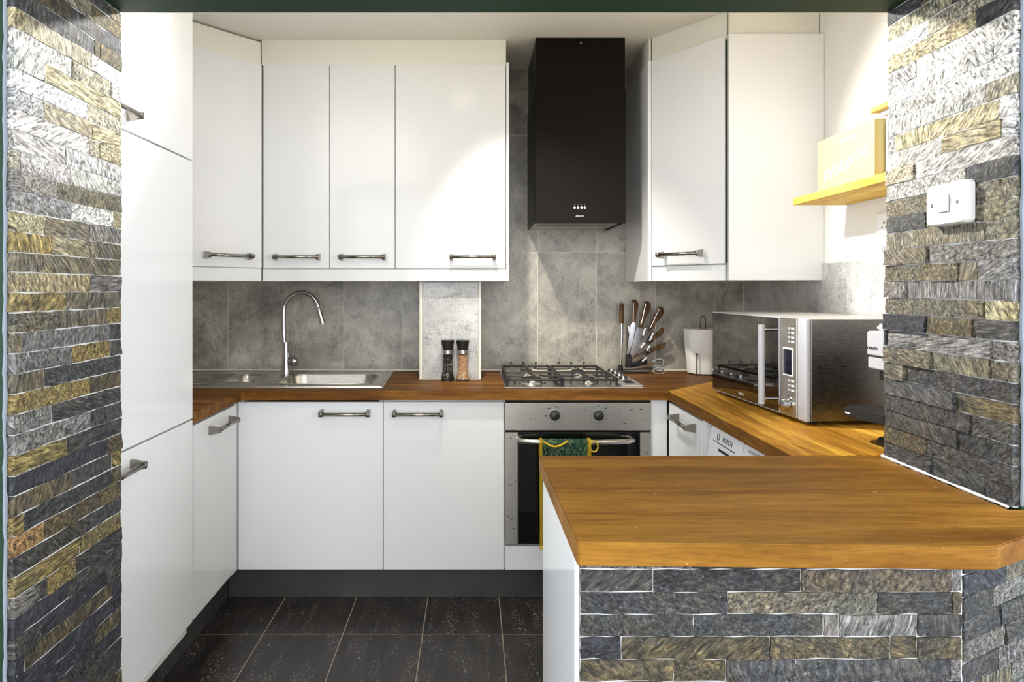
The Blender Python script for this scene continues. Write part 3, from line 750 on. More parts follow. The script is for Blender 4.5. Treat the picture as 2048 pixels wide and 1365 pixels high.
def on_fascia(y, z, off=0.0005):   # matrix for things lying on the fascia: local x -> -Y, local y -> up, local z -> outward (-X)
    n = Vector((-math.cos(ang), 0, math.sin(ang)*0.0-0.0+math.sin(ang))).normalized()
    u = Vector((0, -1, 0)); w = n; v = w.cross(u)
    return Matrix(((u.x, v.x, w.x, fx(z)+w.x*off), (u.y, v.y, w.y, y), (u.z, v.z, w.z, z), (0, 0, 0, 1)))
rel(MB().box(-0.09, 0.09, -0.0012, 0.0012, 0, 0.0012).xf(on_fascia(2.125, 0.785)), wm).build('groove', M_GAP, dr)
rel(MB().box(-0.05, 0.05, -0.004, 0.004, 0, 0.001).xf(on_fascia(2.11, 0.765)), wm).build('grip', M_GAP, dr)
inv_wm = Matrix.Translation(-wm.location)
text_mesh('BOSCH', 0.024, inv_wm @ on_fascia(2.10, 0.803), M_INK, dr, ext=0.0003)
rg = MB().tube([(0.0095*math.cos(t_), 0.0095*math.sin(t_), 0) for t_ in [2*PI*i/16 for i in range(16)]], 0.0012, 5, closed=True)
rel(rg.xf(on_fascia(2.175, 0.803, 0.001)), wm).build('emblem', M_INK, dr)
rel(MB().box(-0.11, 0.11, -0.004, 0.004, 0, 0.0008).xf(on_fascia(1.83, 0.815)), wm).build('print_strip', M_SILVERP, cp)
kn = MB().lathe([(0.034, 0), (0.034, 0.006), (0.026, 0.008), (0.024, 0.022), (0.020, 0.024)]); kn.xf(on_fascia(1.872, 0.787, 0.0))
rel(kn, wm).build('dial', M_SILVERP, cp, smooth=True)
dm = MB().tube([(0.80, 1.955+0.17*math.cos(t_), 0.45+0.17*math.sin(t_)) for t_ in [2*PI*i/32 for i in range(32)]], 0.022, 8, closed=True)
pr = rel(dm, wm).build('porthole', M_SILVERP, wm, smooth=True)
rel(MB().lathe([(0.15, 0), (0.12, 0.03), (0.02, 0.05)], M=RY(-PI/2), c=(0.83, 1.955, 0.45)), wm).build('porthole_glass', M_GLASSB, pr, smooth=True)

# ------------------------------------------------------------------ oven
ov = empty('oven', (0.435, BF, 0.236), label='built-in stainless steel oven with a black glass door and two dials', cat='oven')
rel(MB().box(0.138, 0.735, BF+0.022, 3.25, 0.2385, 0.836), ov).build('body', M_GAP, ov)
rel(MB().box(0.133, 0.7395, BF-0.004, BF+0.02, 0.713, 0.828, 0.002), ov).build('control_panel', M_STEELO, ov)
for px in (1110, 1198):
    X = (px-VX)/F*2.68; Z = CZ-(832-VY)/F*2.68
    kb = MB().lathe([(0.0215, 0), (0.0215, 0.006), (0.019, 0.009), (0.017, 0.026), (0.014, 0.028)], M=RX(PI/2), c=(X, BF-0.004, Z))
    kb.box(X-0.004, X+0.004, BF-0.036, BF-0.028, Z-0.017, Z+0.017, 0.001)
    kk = rel(kb, ov).build('dial', M_BLACK, ov, smooth=True)
    mk = MB()
    for i in range(11):
        t_ = math.radians(-240+30*i); rr = 0.034
        cx, cz = X+rr*math.cos(t_), Z+rr*math.sin(t_)
        mk.box(cx-0.0022, cx+0.0022, BF-0.0048, BF-0.0038, cz-0.0008, cz+0.0008)
    mk.box(X-0.004, X+0.004, BF-0.0048, BF-0.0038, Z+0.038, Z+0.0392); mk.box(X-0.004, X-0.003, BF-0.0048, BF-0.0038, Z+0.038, Z+0.045); mk.box(X+0.003, X+0.004, BF-0.0048, BF-0.0038, Z+0.038, Z+0.045)
    rel(mk, ov).build('dial_marks', M_INK, kk)
lt = MB()
for px, py, r in ((1096.5, 817.5, 0.0028), (1212, 817, 0.0034), (1218.5, 816, 0.0014)):
    lt.lathe([(r, 0), (r*0.8, 0.001)], M=RX(PI/2), c=((px-VX)/F*2.69, BF-0.0042, CZ-(py-VY)/F*2.69), n=12)
rel(lt, ov).build('indicator_light', M_INK, ov)
dr = empty('door'); dr.parent = ov
bpy.data.objects.remove(dr)
door = rel(MB().box(0.1885, 0.6935, BF-0.003, BF+0.017, 0.243, 0.7045, 0.0012), ov).build('door', M_GLASSB, ov)
for xa, xb in ((0.134, 0.188), (0.694, 0.739)):
    rel(MB().box(xa, xb, BF-0.004, BF+0.018, 0.243, 0.7045, 0.0015), ov).build('door_stile', M_STEELO, door)
hb = [(0.19+0.47*i/20, BF-0.030-0.034*math.sin(PI*i/20)**0.8, 0.676) for i in range(21)]
hmb = MB(); hmb.tube([(0.193, BF-0.003, 0.676), (0.192, BF-0.022, 0.676)]+hb[1:-1]+[(0.658, BF-0.022, 0.676), (0.657, BF-0.003, 0.676)], 0.0115, 12)
rel(hmb, ov).build('handle', M_STEEL, door, smooth=True)

# folded oven glove on the handle
gx0, gx1 = (1079-VX)/F*2.62, (1180-VX)/F*2.62
og = empty('oven_glove', ((gx0+gx1)/2, BF-0.06, 0.69), label='green leaf-patterned double oven glove with yellow edging hung on the oven handle', cat='oven glove')
def drape(x0, x1, zb, off=0.0, nx=10):
    prof = []
    yb = BF-0.062; zc = 0.676
    for i in range(9): prof.append((yb-0.0165-off-0.004*math.sin(i*0.8), zb+(zc-zb)*i/8))
    for i in range(1, 8):
        t_ = PI*i/8; prof.append((yb-(0.0165+off)*math.cos(t_), zc+(0.0165+off)*math.sin(t_)))
    for i in range(1, 7): prof.append((yb+0.0165+off, zc-0.06*i/6))
    b = bmesh.new(); rows = []
    for j in range(nx+1):
        x = x0+(x1-x0)*j/nx
        rows.append([b.verts.new((x, y+0.0015*math.sin(j*1.3+k*0.4), z)) for k, (y, z) in enumerate(prof)])
    for j in range(nx):
        for k in range(len(prof)-1): b.faces.new((rows[j][k], rows[j+1][k], rows[j+1][k+1], rows[j][k+1]))
    r = bmesh.ops.solidify(b, geom=b.faces[:], thickness=0.004)
    mb = MB(); mb.merge(b); return mb
rel(drape(gx0+0.006, gx1-0.004, 0.262), og).build('fabric', M_LEAF, og, smooth=True)
bd = drape(gx0, gx0+0.011, 0.255, 0.003, 2); bd2 = drape(gx1-0.011, gx1+0.004, 0.255, 0.003, 2)
me_ = bpy.data.meshes.new('t'); bd2.bm.to_mesh(me_); bd.bm.from_mesh(me_)
bd.box(gx0, gx1, BF-0.085, BF-0.076, 0.253, 0.266, 0.003)
sc_ = [(gx0+0.012+0.10*t_/12, BF-0.0835, 0.688-0.022*math.sin(PI*t_/12)) for t_ in range(13)]
bd.tube(sc_, 0.004, 6)
rel(bd, og).build('edging', M_YELLOW, og, smooth=True)
lp = MB().tube([(gx1+0.014+0.016*math.sin(t_), BF-0.085, 0.667+0.022*math.cos(t_)) for t_ in [2*PI*i/16 for i in range(16)]], 0.003, 6, closed=True)
lp.tube([(gx1-0.004, BF-0.083, 0.69), (gx1+0.02, BF-0.084, 0.687)], 0.003, 6)
rel(lp, og).build('hanging_loop', M_YELLOW, og, smooth=True)

# ------------------------------------------------------------------ sink and tap
sk = empty('sink', (-0.8, 3.0, WT), label='stainless steel sink with one and a half bowls and a ribbed drainer', cat='sink')
deck_z = WT+0.004
b = bmesh.new(); es = []
bowl = rrect(SX0, SX1, SY0, SY1, 0.07); hbowl = rrect(HX0, HX1, HY0, HY1, 0.04)
outer = [(-1.39, 2.748), (-0.383, 2.748), (-0.377, 2.756), (-0.400, 3.29), (-0.41, 3.30), (-1.39, 3.30)]
for lp_ in (outer, bowl, hbowl):
    v = [b.verts.new((p_[0], p_[1], deck_z)) for p_ in lp_]
    es += [b.edges.new((v[i], v[(i+1) % len(v)])) for i in range(len(v))]
bmesh.ops.triangle_fill(b, use_beauty=True, edges=es)
bmesh.ops.recalc_face_normals(b, faces=b.faces[:])
for f in b.faces:
    if f.normal.z < 0: f.normal_flip()
mbs = MB(); mbs.merge(b)
def ring(lp_, z, s=1.0):
    cx = sum(p_[0] for p_ in lp_)/len(lp_); cy = sum(p_[1] for p_ in lp_)/len(lp_)
    return [(cx+(p_[0]-cx)*s, cy+(p_[1]-cy)*s, z) for p_ in lp_]
mbs.loft([[(x, y, deck_z) for x, y in outer], [(x, y, WT+0.0004) for x, y in ring([p_ for p_ in outer], 0, 1.003) and [(q[0], q[1]) for q in ring(outer, 0, 1.003)]]])
rel(mbs, sk).build('deck', M_STEEL, sk)
bw = MB(); bw.loft([ring(bowl, deck_z, 1.0), ring(bowl, deck_z-0.006, 0.985), ring(bowl, deck_z-0.13, 0.93), ring(bowl, deck_z-0.15, 0.86)], False, True)
rel(bw, sk).build('main_bowl', M_STEEL, sk, smooth=True)
bw = MB(); bw.loft([ring(hbowl, deck_z, 1.0), ring(hbowl, deck_z-0.005, 0.97), ring(hbowl, deck_z-0.09, 0.9), ring(hbowl, deck_z-0.10, 0.8)], False, True)
rel(bw, sk).build('half_bowl', M_STEEL, sk, smooth=True)
rm = MB(); rm.tube(ring(bowl, deck_z+0.0008, 1.03), 0.0028, 6, closed=True)
rm.tube(ring(hbowl, deck_z+0.0008, 1.06), 0.0022, 6, closed=True)
rm.tube([(-1.38, 2.757, deck_z), (-0.392, 2.757, deck_z)], 0.003, 6); rm.tube([(-0.392, 2.757, deck_z), (-0.412, 3.29, deck_z)], 0.003, 6); rm.tube([(-0.412, 3.29, deck_z), (-1.38, 3.29, deck_z)], 0.003, 6)
rel(rm, sk).build('raised_rim', M_STEEL, sk, smooth=True)
db = MB()
for i in range(8): db.tube([(-1.36, 2.84+0.045*i, deck_z+0.001), (-1.15, 2.84+0.045*i, deck_z+0.001)], 0.004, 6)
rel(db, sk).build('drainer_rib', M_STEEL, sk, smooth=True)
rel(MB().lathe([(0.022, 0), (0.02, 0.002), (0.005, 0.001)], c=(-0.66, 2.99, deck_z-0.1495)), sk).build('plug_hole', M_CHROME, sk)

tp = empty('tap', (-0.912, 3.17, WT), label='tall chrome swan-neck kitchen tap with a side lever behind the sink', cat='tap')
TY = 3.17
def P(px, py, D): return ((px-VX)/F*D, D, CZ-(py-VY)/F*D)
tb = MB(); tb.lathe([(0.026, 0.0045), (0.026, 0.008), (0.021, 0.03), (0.019, 0.05), (0.019, 0.085), (0.017, 0.10), (0.0135, 0.16)], c=(P(572, 0, TY)[0], TY, WT))
rel(tb, tp).build('body', M_CHROME, tp, smooth=True)
path = [P(572, 720, TY), P(569, 690, TY), P(567.5, 650, TY), P(567.5, 625, TY)]
cx_, cy_ = 601.5, 622
for i in range(1, 15):
    t_ = PI-PI*0.93*i/14; path.append(P(cx_+34*math.cos(t_)+2*(i/14), cy_-34*math.sin(t_)*1.08, TY))
rel(MB().tube(path, [0.0115]*4+[0.0108]*14, 14), tp).build('spout', M_CHROME, tp, smooth=True)
rel(MB().tube([P(637.5, 618, TY), P(641, 632, TY), P(645.5, 648, TY)], [0.0125, 0.0125, 0.0155], 14), tp).build('nozzle', M_CHROME, tp, smooth=True)
bl = P(588, 723, TY); vb = MB()
vb.tube([P(574, 721, TY), P(580, 722, TY), bl, P(594, 724, TY), P(597.5, 724, TY)], [0.015, 0.0205, 0.024, 0.020, 0.009], 14)
vl = rel(vb, tp).build('valve', M_CHROME, tp, smooth=True)
rel(MB().tube([P(587, 715, TY-0.004), P(590.5, 692, TY-0.01)], [0.0045, 0.0035], 8), tp).build('lever', M_CHROME, vl, smooth=True)

# ------------------------------------------------------------------ hob
hz = WT
hobe = empty('gas_hob', (0.43, 3.0, hz), label='stainless steel gas hob with four burners set in the worktop', cat='hob')
hbx0, hbx1, hby0, hby1 = 0.136, 0.722, 2.738, 3.262
hm = MB(); hm.box(hbx0, hbx1, hby0, hby1, hz+0.0005, hz+0.006, 0.002)
rel(hm, hobe).build('tray', M_STEEL, hobe)
rel(MB().box(0.628, 0.7205, 2.742, 3.258, hz+0.006, hz+0.014, 0.003), hobe).build('control_strip', M_STEELO, hobe)
for i, y in enumerate((2.93, 3.01, 3.095, 3.18)):
    rel(MB().lathe([(0.022, 0.0), (0.022, 0.003), (0.018, 0.005), (0.0165, 0.013), (0.012, 0.015)], c=(0.678, y, hz+0.014)), hobe).build('control_knob', M_CHROME, hobe, smooth=True)
rel(MB().box(0.660, 0.700, 2.79, 2.87, hz+0.014, hz+0.0145), hobe).build('print', M_INK, hobe)
burn = []
for (X, Y, r) in ((0.262, 2.875, 0.048), (0.258, 3.125, 0.034), (0.505, 3.125, 0.034), (0.512, 2.875, 0.030)):
    bb = rel(MB().lathe([(r*1.35, 0.0), (r*1.3, 0.004), (r, 0.006), (r, 0.014), (r*0.9, 0.016)], c=(X, Y, hz+0.006)), hobe).build('burner', M_STEEL, hobe, smooth=True)
    rel(MB().lathe([(r*0.86, 0.0), (r*0.9, 0.004), (r*0.78, 0.008), (r*0.3, 0.009)], c=(X, Y, hz+0.022)), hobe).build('burner_cap', M_IRON, bb, smooth=True)
for (gx_a, gx_b) in ((0.150, 0.378), (0.388, 0.616)):
    g = MB(); zt = hz+0.034; r = 0.006
    y0, y1 = 2.757, 3.245
    g.tube([(gx_a, y0+0.012, zt), (gx_a+0.012, y0, zt), (gx_b-0.012, y0, zt), (gx_b, y0+0.012, zt), (gx_b, y1-0.012, zt), (gx_b-0.012, y1, zt), (gx_a+0.012, y1, zt), (gx_a, y1-0.012, zt)], r, 6, closed=True)
    g.tube([(gx_a, 3.0, zt), (gx_b, 3.0, zt)], r, 6)
    xm = (gx_a+gx_b)/2
    for yc, ya, yb_ in ((2.875, y0, 3.0), (3.125, 3.0, y1)):
        for sx in (-1, 1):
            g.tube([(xm+sx*(gx_b-gx_a)/2, yc, zt), (xm+sx*0.045, yc, zt+0.001), (xm+sx*0.030, yc, zt+0.007)], 0.0042, 6)
        g.tube([(xm, ya, zt), (xm, yc-0.045, zt+0.001), (xm, yc-0.030, zt+0.007)], 0.0042, 6)
        g.tube([(xm, yb_, zt), (xm, yc+0.045, zt+0.001), (xm, yc+0.030, zt+0.007)], 0.0042, 6)
    for x in (gx_a, gx_b):
        for y in (y0+0.02, 3.0, y1-0.02): g.tube([(x, y, hz+0.006), (x, y, zt)], 0.0048, 6)
    for i in range(3):
        x = gx_a+0.04+0.062*i
        g.tube([(x, y1, zt), (x, y1-0.004, zt+0.022), (x+0.006, y1-0.012, zt+0.016)], 0.0028, 6)
    for i in range(4):
        x = gx_a+0.03+0.056*i
        g.tube([(x, y0, zt), (x, y0, hz+0.012)], 0.0035, 6)
    rel(g, hobe).build('pan_support', M_IRON, hobe, smooth=True)

# ------------------------------------------------------------------ hood
hd = empty('cooker_hood', (0.486, 3.13, 1.597), label='tall boxy black cooker hood over the gas hob', cat='cooker hood')
HX_0, HX_1, HYF = 0.281, 0.689, 2.92
b_ = MB(); b_.box(HX_0, HX_0+0.004, HYF+0.004, 3.326, 1.597, 2.19); b_.box(HX_1-0.004, HX_1, HYF+0.004, 3.326, 1.597, 2.19)
b_.box(HX_0, HX_1, HYF+0.004, 3.326, 1.63, 2.19)
rel(b_, hd).build('body', M_HOOD, hd)
rel(MB().box(HX_0+0.001, HX_1-0.001, HYF-0.004, HYF+0.0045, 1.594, 2.192, 0.0015), hd).build('front_glass', M_HOOD, hd)
rel(MB().box(HX_0+0.004, HX_1-0.004, HYF-0.001, 3.326, 2.1925, 2.4285, 0.001), hd).build('chimney_cover', M_HOOD, hd)
un = MB(); un.box(HX_0+0.0045, HX_1-0.0045, HYF+0.005, HYF+0.05, 1.606, 1.612); un.box(HX_0+0.0045, HX_0+0.03, HYF+0.05, 3.32, 1.606, 1.612); un.box(HX_1-0.03, HX_1-0.0045, HYF+0.05, 3.32, 1.606, 1.612); un.box(HX_0+0.03, HX_1-0.03, 3.28, 3.32, 1.606, 1.612)
rel(un, hd).build('underside_frame', M_STEELO, hd)
rel(MB().box(HX_0+0.0305, HX_1-0.0305, HYF+0.0505, 3.279, 1.608, 1.614), hd).build('grease_filter', M_GRASS, hd)
for x in (0.37, 0.60):
    rel(MB().lathe([(0.030, 0), (0.028, -0.004), (0.01, -0.005)], c=(x, HYF+0.028, 1.606)), hd).build('lamp_lens', M_CHROME, hd, smooth=True)
for i in range(4):
    X, _, Z = P(1149+6.7*i, 416, HYF); X2, _, Z2 = P(1149+6.7*i, 410, HYF)
    rel(MB().lathe([(0.0052, 0), (0.0052, 0.002), (0.004, 0.003)], M=RX(PI/2), c=(X, HYF-0.004, Z), n=14), hd).build('button', M_WPL, hd)
    rel(MB().box(X-0.001, X+0.001, HYF-0.0046, HYF-0.0038, Z2-0.0008, Z2+0.0008), hd).build('button_mark', M_LITE, hd)
text_mesh('AIRWARE', 0.0085, Matrix.Translation(-hd.location) @ T((1159-VX)/F*HYF, HYF-0.0045, CZ-(433-VY)/F*HYF) @ RX(PI/2), M_LITE, hd, ext=0.0002)
X, _, Z = P(1161.5, 86, HYF)
rel(MB().lathe([(0.0048, 0), (0.004, 0.002), (0.002, 0.0025)], M=RX(PI/2), c=(X, HYF-0.001, Z), n=12), hd).build('screw', M_CHROME, hd)

# ------------------------------------------------------------------ grinders
def grinder(px, fill, lab, cat):
    X = (px-VX)/F*2.966
    e = empty('grinder', (X, 2.966, WT), label=lab, cat=cat)
    prof_o = [(0.028, 0.0), (0.031, 0.004), (0.0305, 0.012), (0.025, 0.035), (0.0215, 0.065), (0.0215, 0.10), (0.0225, 0.122)]
    prof_i = [(0.024, 0.006), (0.0275, 0.012), (0.0225, 0.036), (0.0192, 0.066), (0.0192, 0.10), (0.020, 0.118)]
    MB().lathe(prof_i).build('contents', fill, e, smooth=True)
    MB().lathe(prof_o).build('jar', M_GLASS, e, smooth=True)
    MB().lathe([(0.0225, 0.1225), (0.0238, 0.124), (0.0238, 0.139), (0.0225, 0.1405)]).build('collar', M_STEEL, e, smooth=True)
    MB().lathe([(0.0225, 0.141), (0.0295, 0.178), (0.0303, 0.184), (0.028, 0.186)]).build('cap', M_BLACK, e, smooth=True)
    return e
grinder(895.5, M_PEPPER, 'glass pepper grinder with a black cap, full of dark peppercorns', 'pepper grinder')
grinder(925.5, M_SALT, 'glass salt grinder with a black cap, full of pink salt', 'salt grinder')

# ------------------------------------------------------------------ knife set
KD = 3.27
def K(cx, cy, D=KD): return Vector(P(1210+cx/6.824, 580+cy/6.824, D))
st = empty('knife_stand', tuple(K(400, 1060)[:2])+(WT,), label='clear acrylic fan-shaped knife stand on a black base', cat='knife stand')
def slab(pts2, y0, y1):     # polygon in the x-z plane, thickness along y
    b = bmesh.new(); v0 = [b.verts.new((p_[0], y0, p_[2])) for p_ in pts2]; v1 = [b.verts.new((p_[0], y1, p_[2])) for p_ in pts2]
    n = len(pts2); b.faces.new(v0); b.faces.new(v1[::-1])
    for i in range(n): b.faces.new((v0[i], v1[i], v1[(i+1) % n], v0[(i+1) % n]))
    bmesh.ops.recalc_face_normals(b, faces=b.faces[:]); mb = MB(); mb.merge(b); return mb
pan = [K(270, 1050), K(300, 480), K(440, 490), K(560, 520), K(660, 590), K(620, 780), K(585, 900), K(560, 1050)]
for y in (KD-0.013, KD+0.011):
    rel(slab(pan, y, y+0.002), st).build('acrylic_panel', M_ACRYL, st)
bs = MB(); c0 = K(160, 1085); c1 = K(590, 1085)
bs.box(c0.x, c1.x, KD-0.045, KD+0.045, WT, WT+0.012, 0.003)
bs.merge(slab([K(275, 1060), K(290, 880), K(350, 880), K(372, 1010), K(560, 940), K(572, 1060)], KD-0.009, KD+0.009).bm)
tcol = K(210, 1060); bs.lathe([(0.013, 0), (0.013, 0.02), (0.009, 0.024)], c=(tcol.x, KD, WT+0.012), n=16)
rel(bs, st).build('base', M_BLACK, st)
rel(MB().lathe([(0.006, 0), (0.005, 0.003)], M=RX(PI/2), c=tuple(K(320, 1042, KD-0.0133)), n=12), st).build('stud', M_CHROME, st)
KN = [((405, 140), (385, 445), (318, 900), 78, 52, 62), ((585, 165), (490, 490), (352, 985), 88, 52, 92), ((775, 245), (612, 540), (375, 945), 86, 52, 66),
      ((795, 535), (600, 725), (440, 900), 66, 42, 52), ((825, 738), (560, 865), (345, 1005), 60, 42, 56)]
KL = ['brown-handled knife standing most upright in the clear stand', 'wide-bladed cook knife second from the left in the clear stand', 'brown-handled knife in the middle of the fan in the clear stand',
      'shorter brown-handled knife second lowest in the clear stand', 'small paring knife lying lowest in the fan of the clear stand']
pxm = KD/F/6.824*1.12
for i, (top, mid_, tip, w0, w1, wb) in enumerate(KN):
    a_, b_, c_ = K(*top), K(*mid_), K(*tip)
    yk = KD-0.006+0.003*i-0.001
    e = empty('kitchen_knife', (b_.x, yk, b_.z), label=KL[i], cat='knife', group=None)
    u = (b_-a_).normalized(); v = Vector((u.z, 0, -u.x))
    if v.x < 0: v = -v            # v points to the right of the handle
    L = (b_-a_).length
    # curved handle outline: heel bulges right, slanted end
    ol = [(-0.42, -0.02, w0), (0.10, -0.03, w0), (0.50, 0.10, w0), (0.60, 0.28, w0), (0.50, 0.62, w1), (0.46, 1.0, w1), (-0.46, 1.0, w1), (-0.52, 0.6, w1), (-0.55, 0.3, w1)]
    pts = [a_+u*(L*t_)+v*(s_*w_*pxm) for s_, t_, w_ in ol]
    hb_ = slab([(p_.x, 0, p_.z) for p_ in pts], yk-0.009, yk+0.009)
    bmesh.ops.bevel(hb_.bm, geom=hb_.bm.edges[:], offset=0.003, segments=2, affect='EDGES')
    hnd = rel(hb_, e).build('handle', M_KWOOD, e, smooth=True)
    rel(MB().tube([tuple(a_+u*L*0.12+v*(-0.30*w0*pxm)+Vector((0, yk-0.0095-a_.y, 0))), tuple(a_+u*L*0.95+v*(-0.2*w1*pxm)+Vector((0, yk-0.0095-a_.y, 0)))], 0.0016, 5), e).build('steel_spine', M_CHROME, hnd)
    bo = [a_+u*L*1.0+v*(-0.48*w1*pxm), a_+u*L*1.0+v*(0.48*w1*pxm), b_+u*0.012+v*(0.36*wb*pxm), b_+u*0.012-v*(0.40*wb*pxm)]
    rel(slab(bo, yk-0.0075, yk+0.0075), e).build('bolster', M_CHROME, e)
    s = (c_-b_).normalized(); n_ = Vector((s.z, 0, -s.x)); n_ = n_ if n_.x > 0 else -n_
    LB = (c_-b_).length
    bo = [b_+s*0.012-n_*(0.5*wb*pxm), b_+s*0.012+n_*(0.5*wb*pxm), b_+s*LB*0.6+n_*(0.38*wb*pxm), c_-n_*(0.2*wb*pxm), c_-n_*(0.4*wb*pxm)]
    rel(slab(bo, yk-0.001, yk+0.001), e).build('blade', M_BLADE, e)
# white sleeves of the stand
for (p_, q_) in (((310, 490), (335, 610)), ((540, 520), (510, 625)), ((650, 590), (600, 690)), ((535, 720), (480, 790)), ((605, 760), (560, 830)), ((560, 920), (500, 975))):
    a_, b_ = K(*p_), K(*q_); slv = MB(); slv.tube([tuple(a_+Vector((0, -0.014, 0))), tuple(b_+Vector((0, -0.014, 0)))], 0.0042, 6)
    rel(slv, st).build('slot_guide', M_WPL, st)
# sharpening steel
a_, m_, c_ = K(226, 195), K(226, 460), K(212, 1052)
e = empty('sharpening_steel', (c_.x, KD, c_.z), label='upright sharpening steel with a dark handle left of the knives', cat='sharpening steel')
rel(MB().tube([tuple(a_), tuple(m_)], 0.0105, 14), e).build('handle', M_KWOOD, e, smooth=True)
rel(MB().tube([tuple(m_), tuple(m_-Vector((0, 0, 0.06))), tuple(c_)], [0.0095, 0.0085, 0.0065], 12), e).build('rod', M_BLADE, e, smooth=True)
rel(MB().tube([tuple(a_+Vector((0.006*math.sin(t_), 0, 0.006+0.006*math.cos(t_)))) for t_ in [2*PI*i/12 for i in range(12)]], 0.0016, 5, closed=True), e).build('ring', M_CHROME, e, smooth=True)
# scissors
SD = KD-0.052
e = empty('scissors', (K(560, 1060, SD).x, SD, WT), label='kitchen scissors with grey and black loop handles at the foot of the knife stand', cat='scissors')
def loop(cx, cy, rx, ry, tilt, D, r, name, mat, par):
    pts = []
    for i in range(24):
        t_ = 2*PI*i/24; x = rx*math.cos(t_); y = ry*math.sin(t_)*(1+0.25*math.cos(t_))
        pts.append(tuple(K(cx+x*math.cos(tilt)-y*math.sin(tilt), cy+x*math.sin(tilt)+y*math.cos(tilt), D)))
    return rel(MB().tube(pts, r, 8, closed=True), e).build(name, mat, par, smooth=True)
for (cx, cy, rx, ry, ti) in ((715, 1000, 86, 44, -0.22), (730, 1108, 76, 40, 0.05)):
    hl = loop(cx, cy, rx, ry, ti, SD, 0.0032, 'loop_handle', M_SILVERP, e)
    loop(cx, cy, rx-12, ry-12, ti, SD, 0.0018, 'loop_lining', M_BLACK, hl)
rel(slab([K(640, 985, SD), K(655, 1040, SD), K(560, 1055, SD), K(300, 1085, SD), K(272, 1078, SD), K(540, 1030, SD)], SD-0.003, SD+0.001), e).build('blade', M_BLADE, e)
rel(slab([K(660, 1085, SD), K(655, 1125, SD), K(560, 1118, SD), K(280, 1112, SD), K(270, 1100, SD), K(560, 1088, SD)], SD-0.001, SD+0.003), e).build('blade', M_BLADE, e)
rel(slab([K(560, 1058, SD), K(650, 1060, SD), K(650, 1090, SD), K(560, 1086, SD)], SD-0.004, SD+0.004), e).build('pivot_block', M_BLACK, e)

# ------------------------------------------------------------------ paper towel roll and holder
px_ = (1406-VX)/F*3.215; PY = 3.215
e = empty('paper_towel_holder', (px_, PY, WT), label='black wire paper towel holder between the knives and the microwave', cat='paper towel holder')
MB().tube([(0.062*math.cos(t_), 0.062*math.sin(t_), 0.0032) for t_ in [2*PI*i/24 for i in range(24)]], 0.003, 6, closed=True).build('base_ring', M_BLACK, e, smooth=True)
MB().tube([(-0.0125, 0, 0.003), (-0.0125, 0, 0.27)]+[(-0.0125*math.cos(PI*i/8), 0, 0.27+0.014*math.sin(PI*i/8)) for i in range(1, 8)]+[(0.0125, 0, 0.27), (0.0125, 0, 0.003)], 0.0026, 8).build('spindle', M_BLACK, e, smooth=True)
MB().tube([(-0.055, -0.035, 0.003), (-0.060, -0.085, 0.004), (-0.060, -0.086, 0.10)], 0.0026, 8).lathe([(0.002, 0), (0.0052, 0.003), (0.0052, 0.008), (0.002, 0.011)], c=(-0.060, -0.086, 0.098), n=10).build('side_arm', M_BLACK, e, smooth=True)
e = empty('paper_towel_roll', (px_, PY, WT+0.006), label='white paper towel roll standing on the black wire holder', cat='paper towel')
prf = [(0.074, 0.0), (0.075, 0.004), (0.084, 0.10), (0.093, 0.212), (0.0915, 0.216), (0.022, 0.2165), (0.020, 0.214), (0.020, 0.002), (0.022, 0.0)]
b = bmesh.new(); rings = []
for r_, z_ in prf: rings.append([b.verts.new(((r_+(0.0012*math.sin(j*1.7) if r_ > 0.05 else 0))*math.cos(2*PI*j/40), (r_+(0.0012*math.sin(j*1.7) if r_ > 0.05 else 0))*math.sin(2*PI*j/40), z_)) for j in range(40)])
for i in range(len(rings)):
    A, B = rings[i], rings[(i+1) % len(rings)]
    for j in range(40): b.faces.new((A[j], A[(j+1) % 40], B[(j+1) % 40], B[j]))
bmesh.ops.recalc_face_normals(b, faces=b.faces[:])
mb = MB(); mb.merge(b); mb.build('roll', M_PAPER, e, smooth=True)
MB().tube([(0.0205*math.cos(t_), 0.0205*math.sin(t_), 0.2168) for t_ in [2*PI*i/20 for i in range(20)]], 0.0012, 5, closed=True).build('cardboard_core', simple('cardboard', (0.35, 0.24, 0.14), 0.8), e)

# ------------------------------------------------------------------ microwave (local: x along the front from the near end, y into the wall, z up)
n0 = Vector((1.018, 1.985, 0)); n1 = Vector((0.975, 2.63, 0)); v = n1-n0; ML = v.length
mw = empty('microwave', (n0.x, n0.y, WT), rz=math.atan2(v.y, v.x), label='large stainless steel microwave with a mirrored door on the right worktop', cat='microwave')
# local x runs from near to far; local -y points into the wall side? keep the depth on -y
MD = 0.358; z0, z1 = 0.012, 0.327
MB().box(0.018, ML-0.002, -MD, -0.016, z0, z1, 0.003).build('body', M_STEELL, mw)
MB().box(0.0, 0.0475, -0.016, 0.0, z0-0.002, z1+0.001, 0.006, 3).build('corner_post', M_SILVERP, mw, smooth=True)
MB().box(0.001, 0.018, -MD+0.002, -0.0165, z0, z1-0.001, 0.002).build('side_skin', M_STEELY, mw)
cpn = MB().box(0.048, 0.1425, -0.0155, 0.002, z0+0.001, z1-0.001, 0.002).build('control_panel', M_STEELO, mw)
dr = MB().box(0.1435, ML-0.001, -0.0155, 0.004, z0+0.001, z1, 0.002).build('door', M_SILVERP, mw)
MB().box(0.1445, ML-0.006, 0.0042, 0.0062, z0+0.006, z1-0.003, 0.0006).build('door_glass', M_MIRROR, dr)
hb_ = MB(); hb_.tube([(0.186, 0.042, 0.036), (0.186, 0.042, 0.300)], 0.0105, 16)
hnd = hb_.build('handle', M_SILVERP, dr, smooth=True)
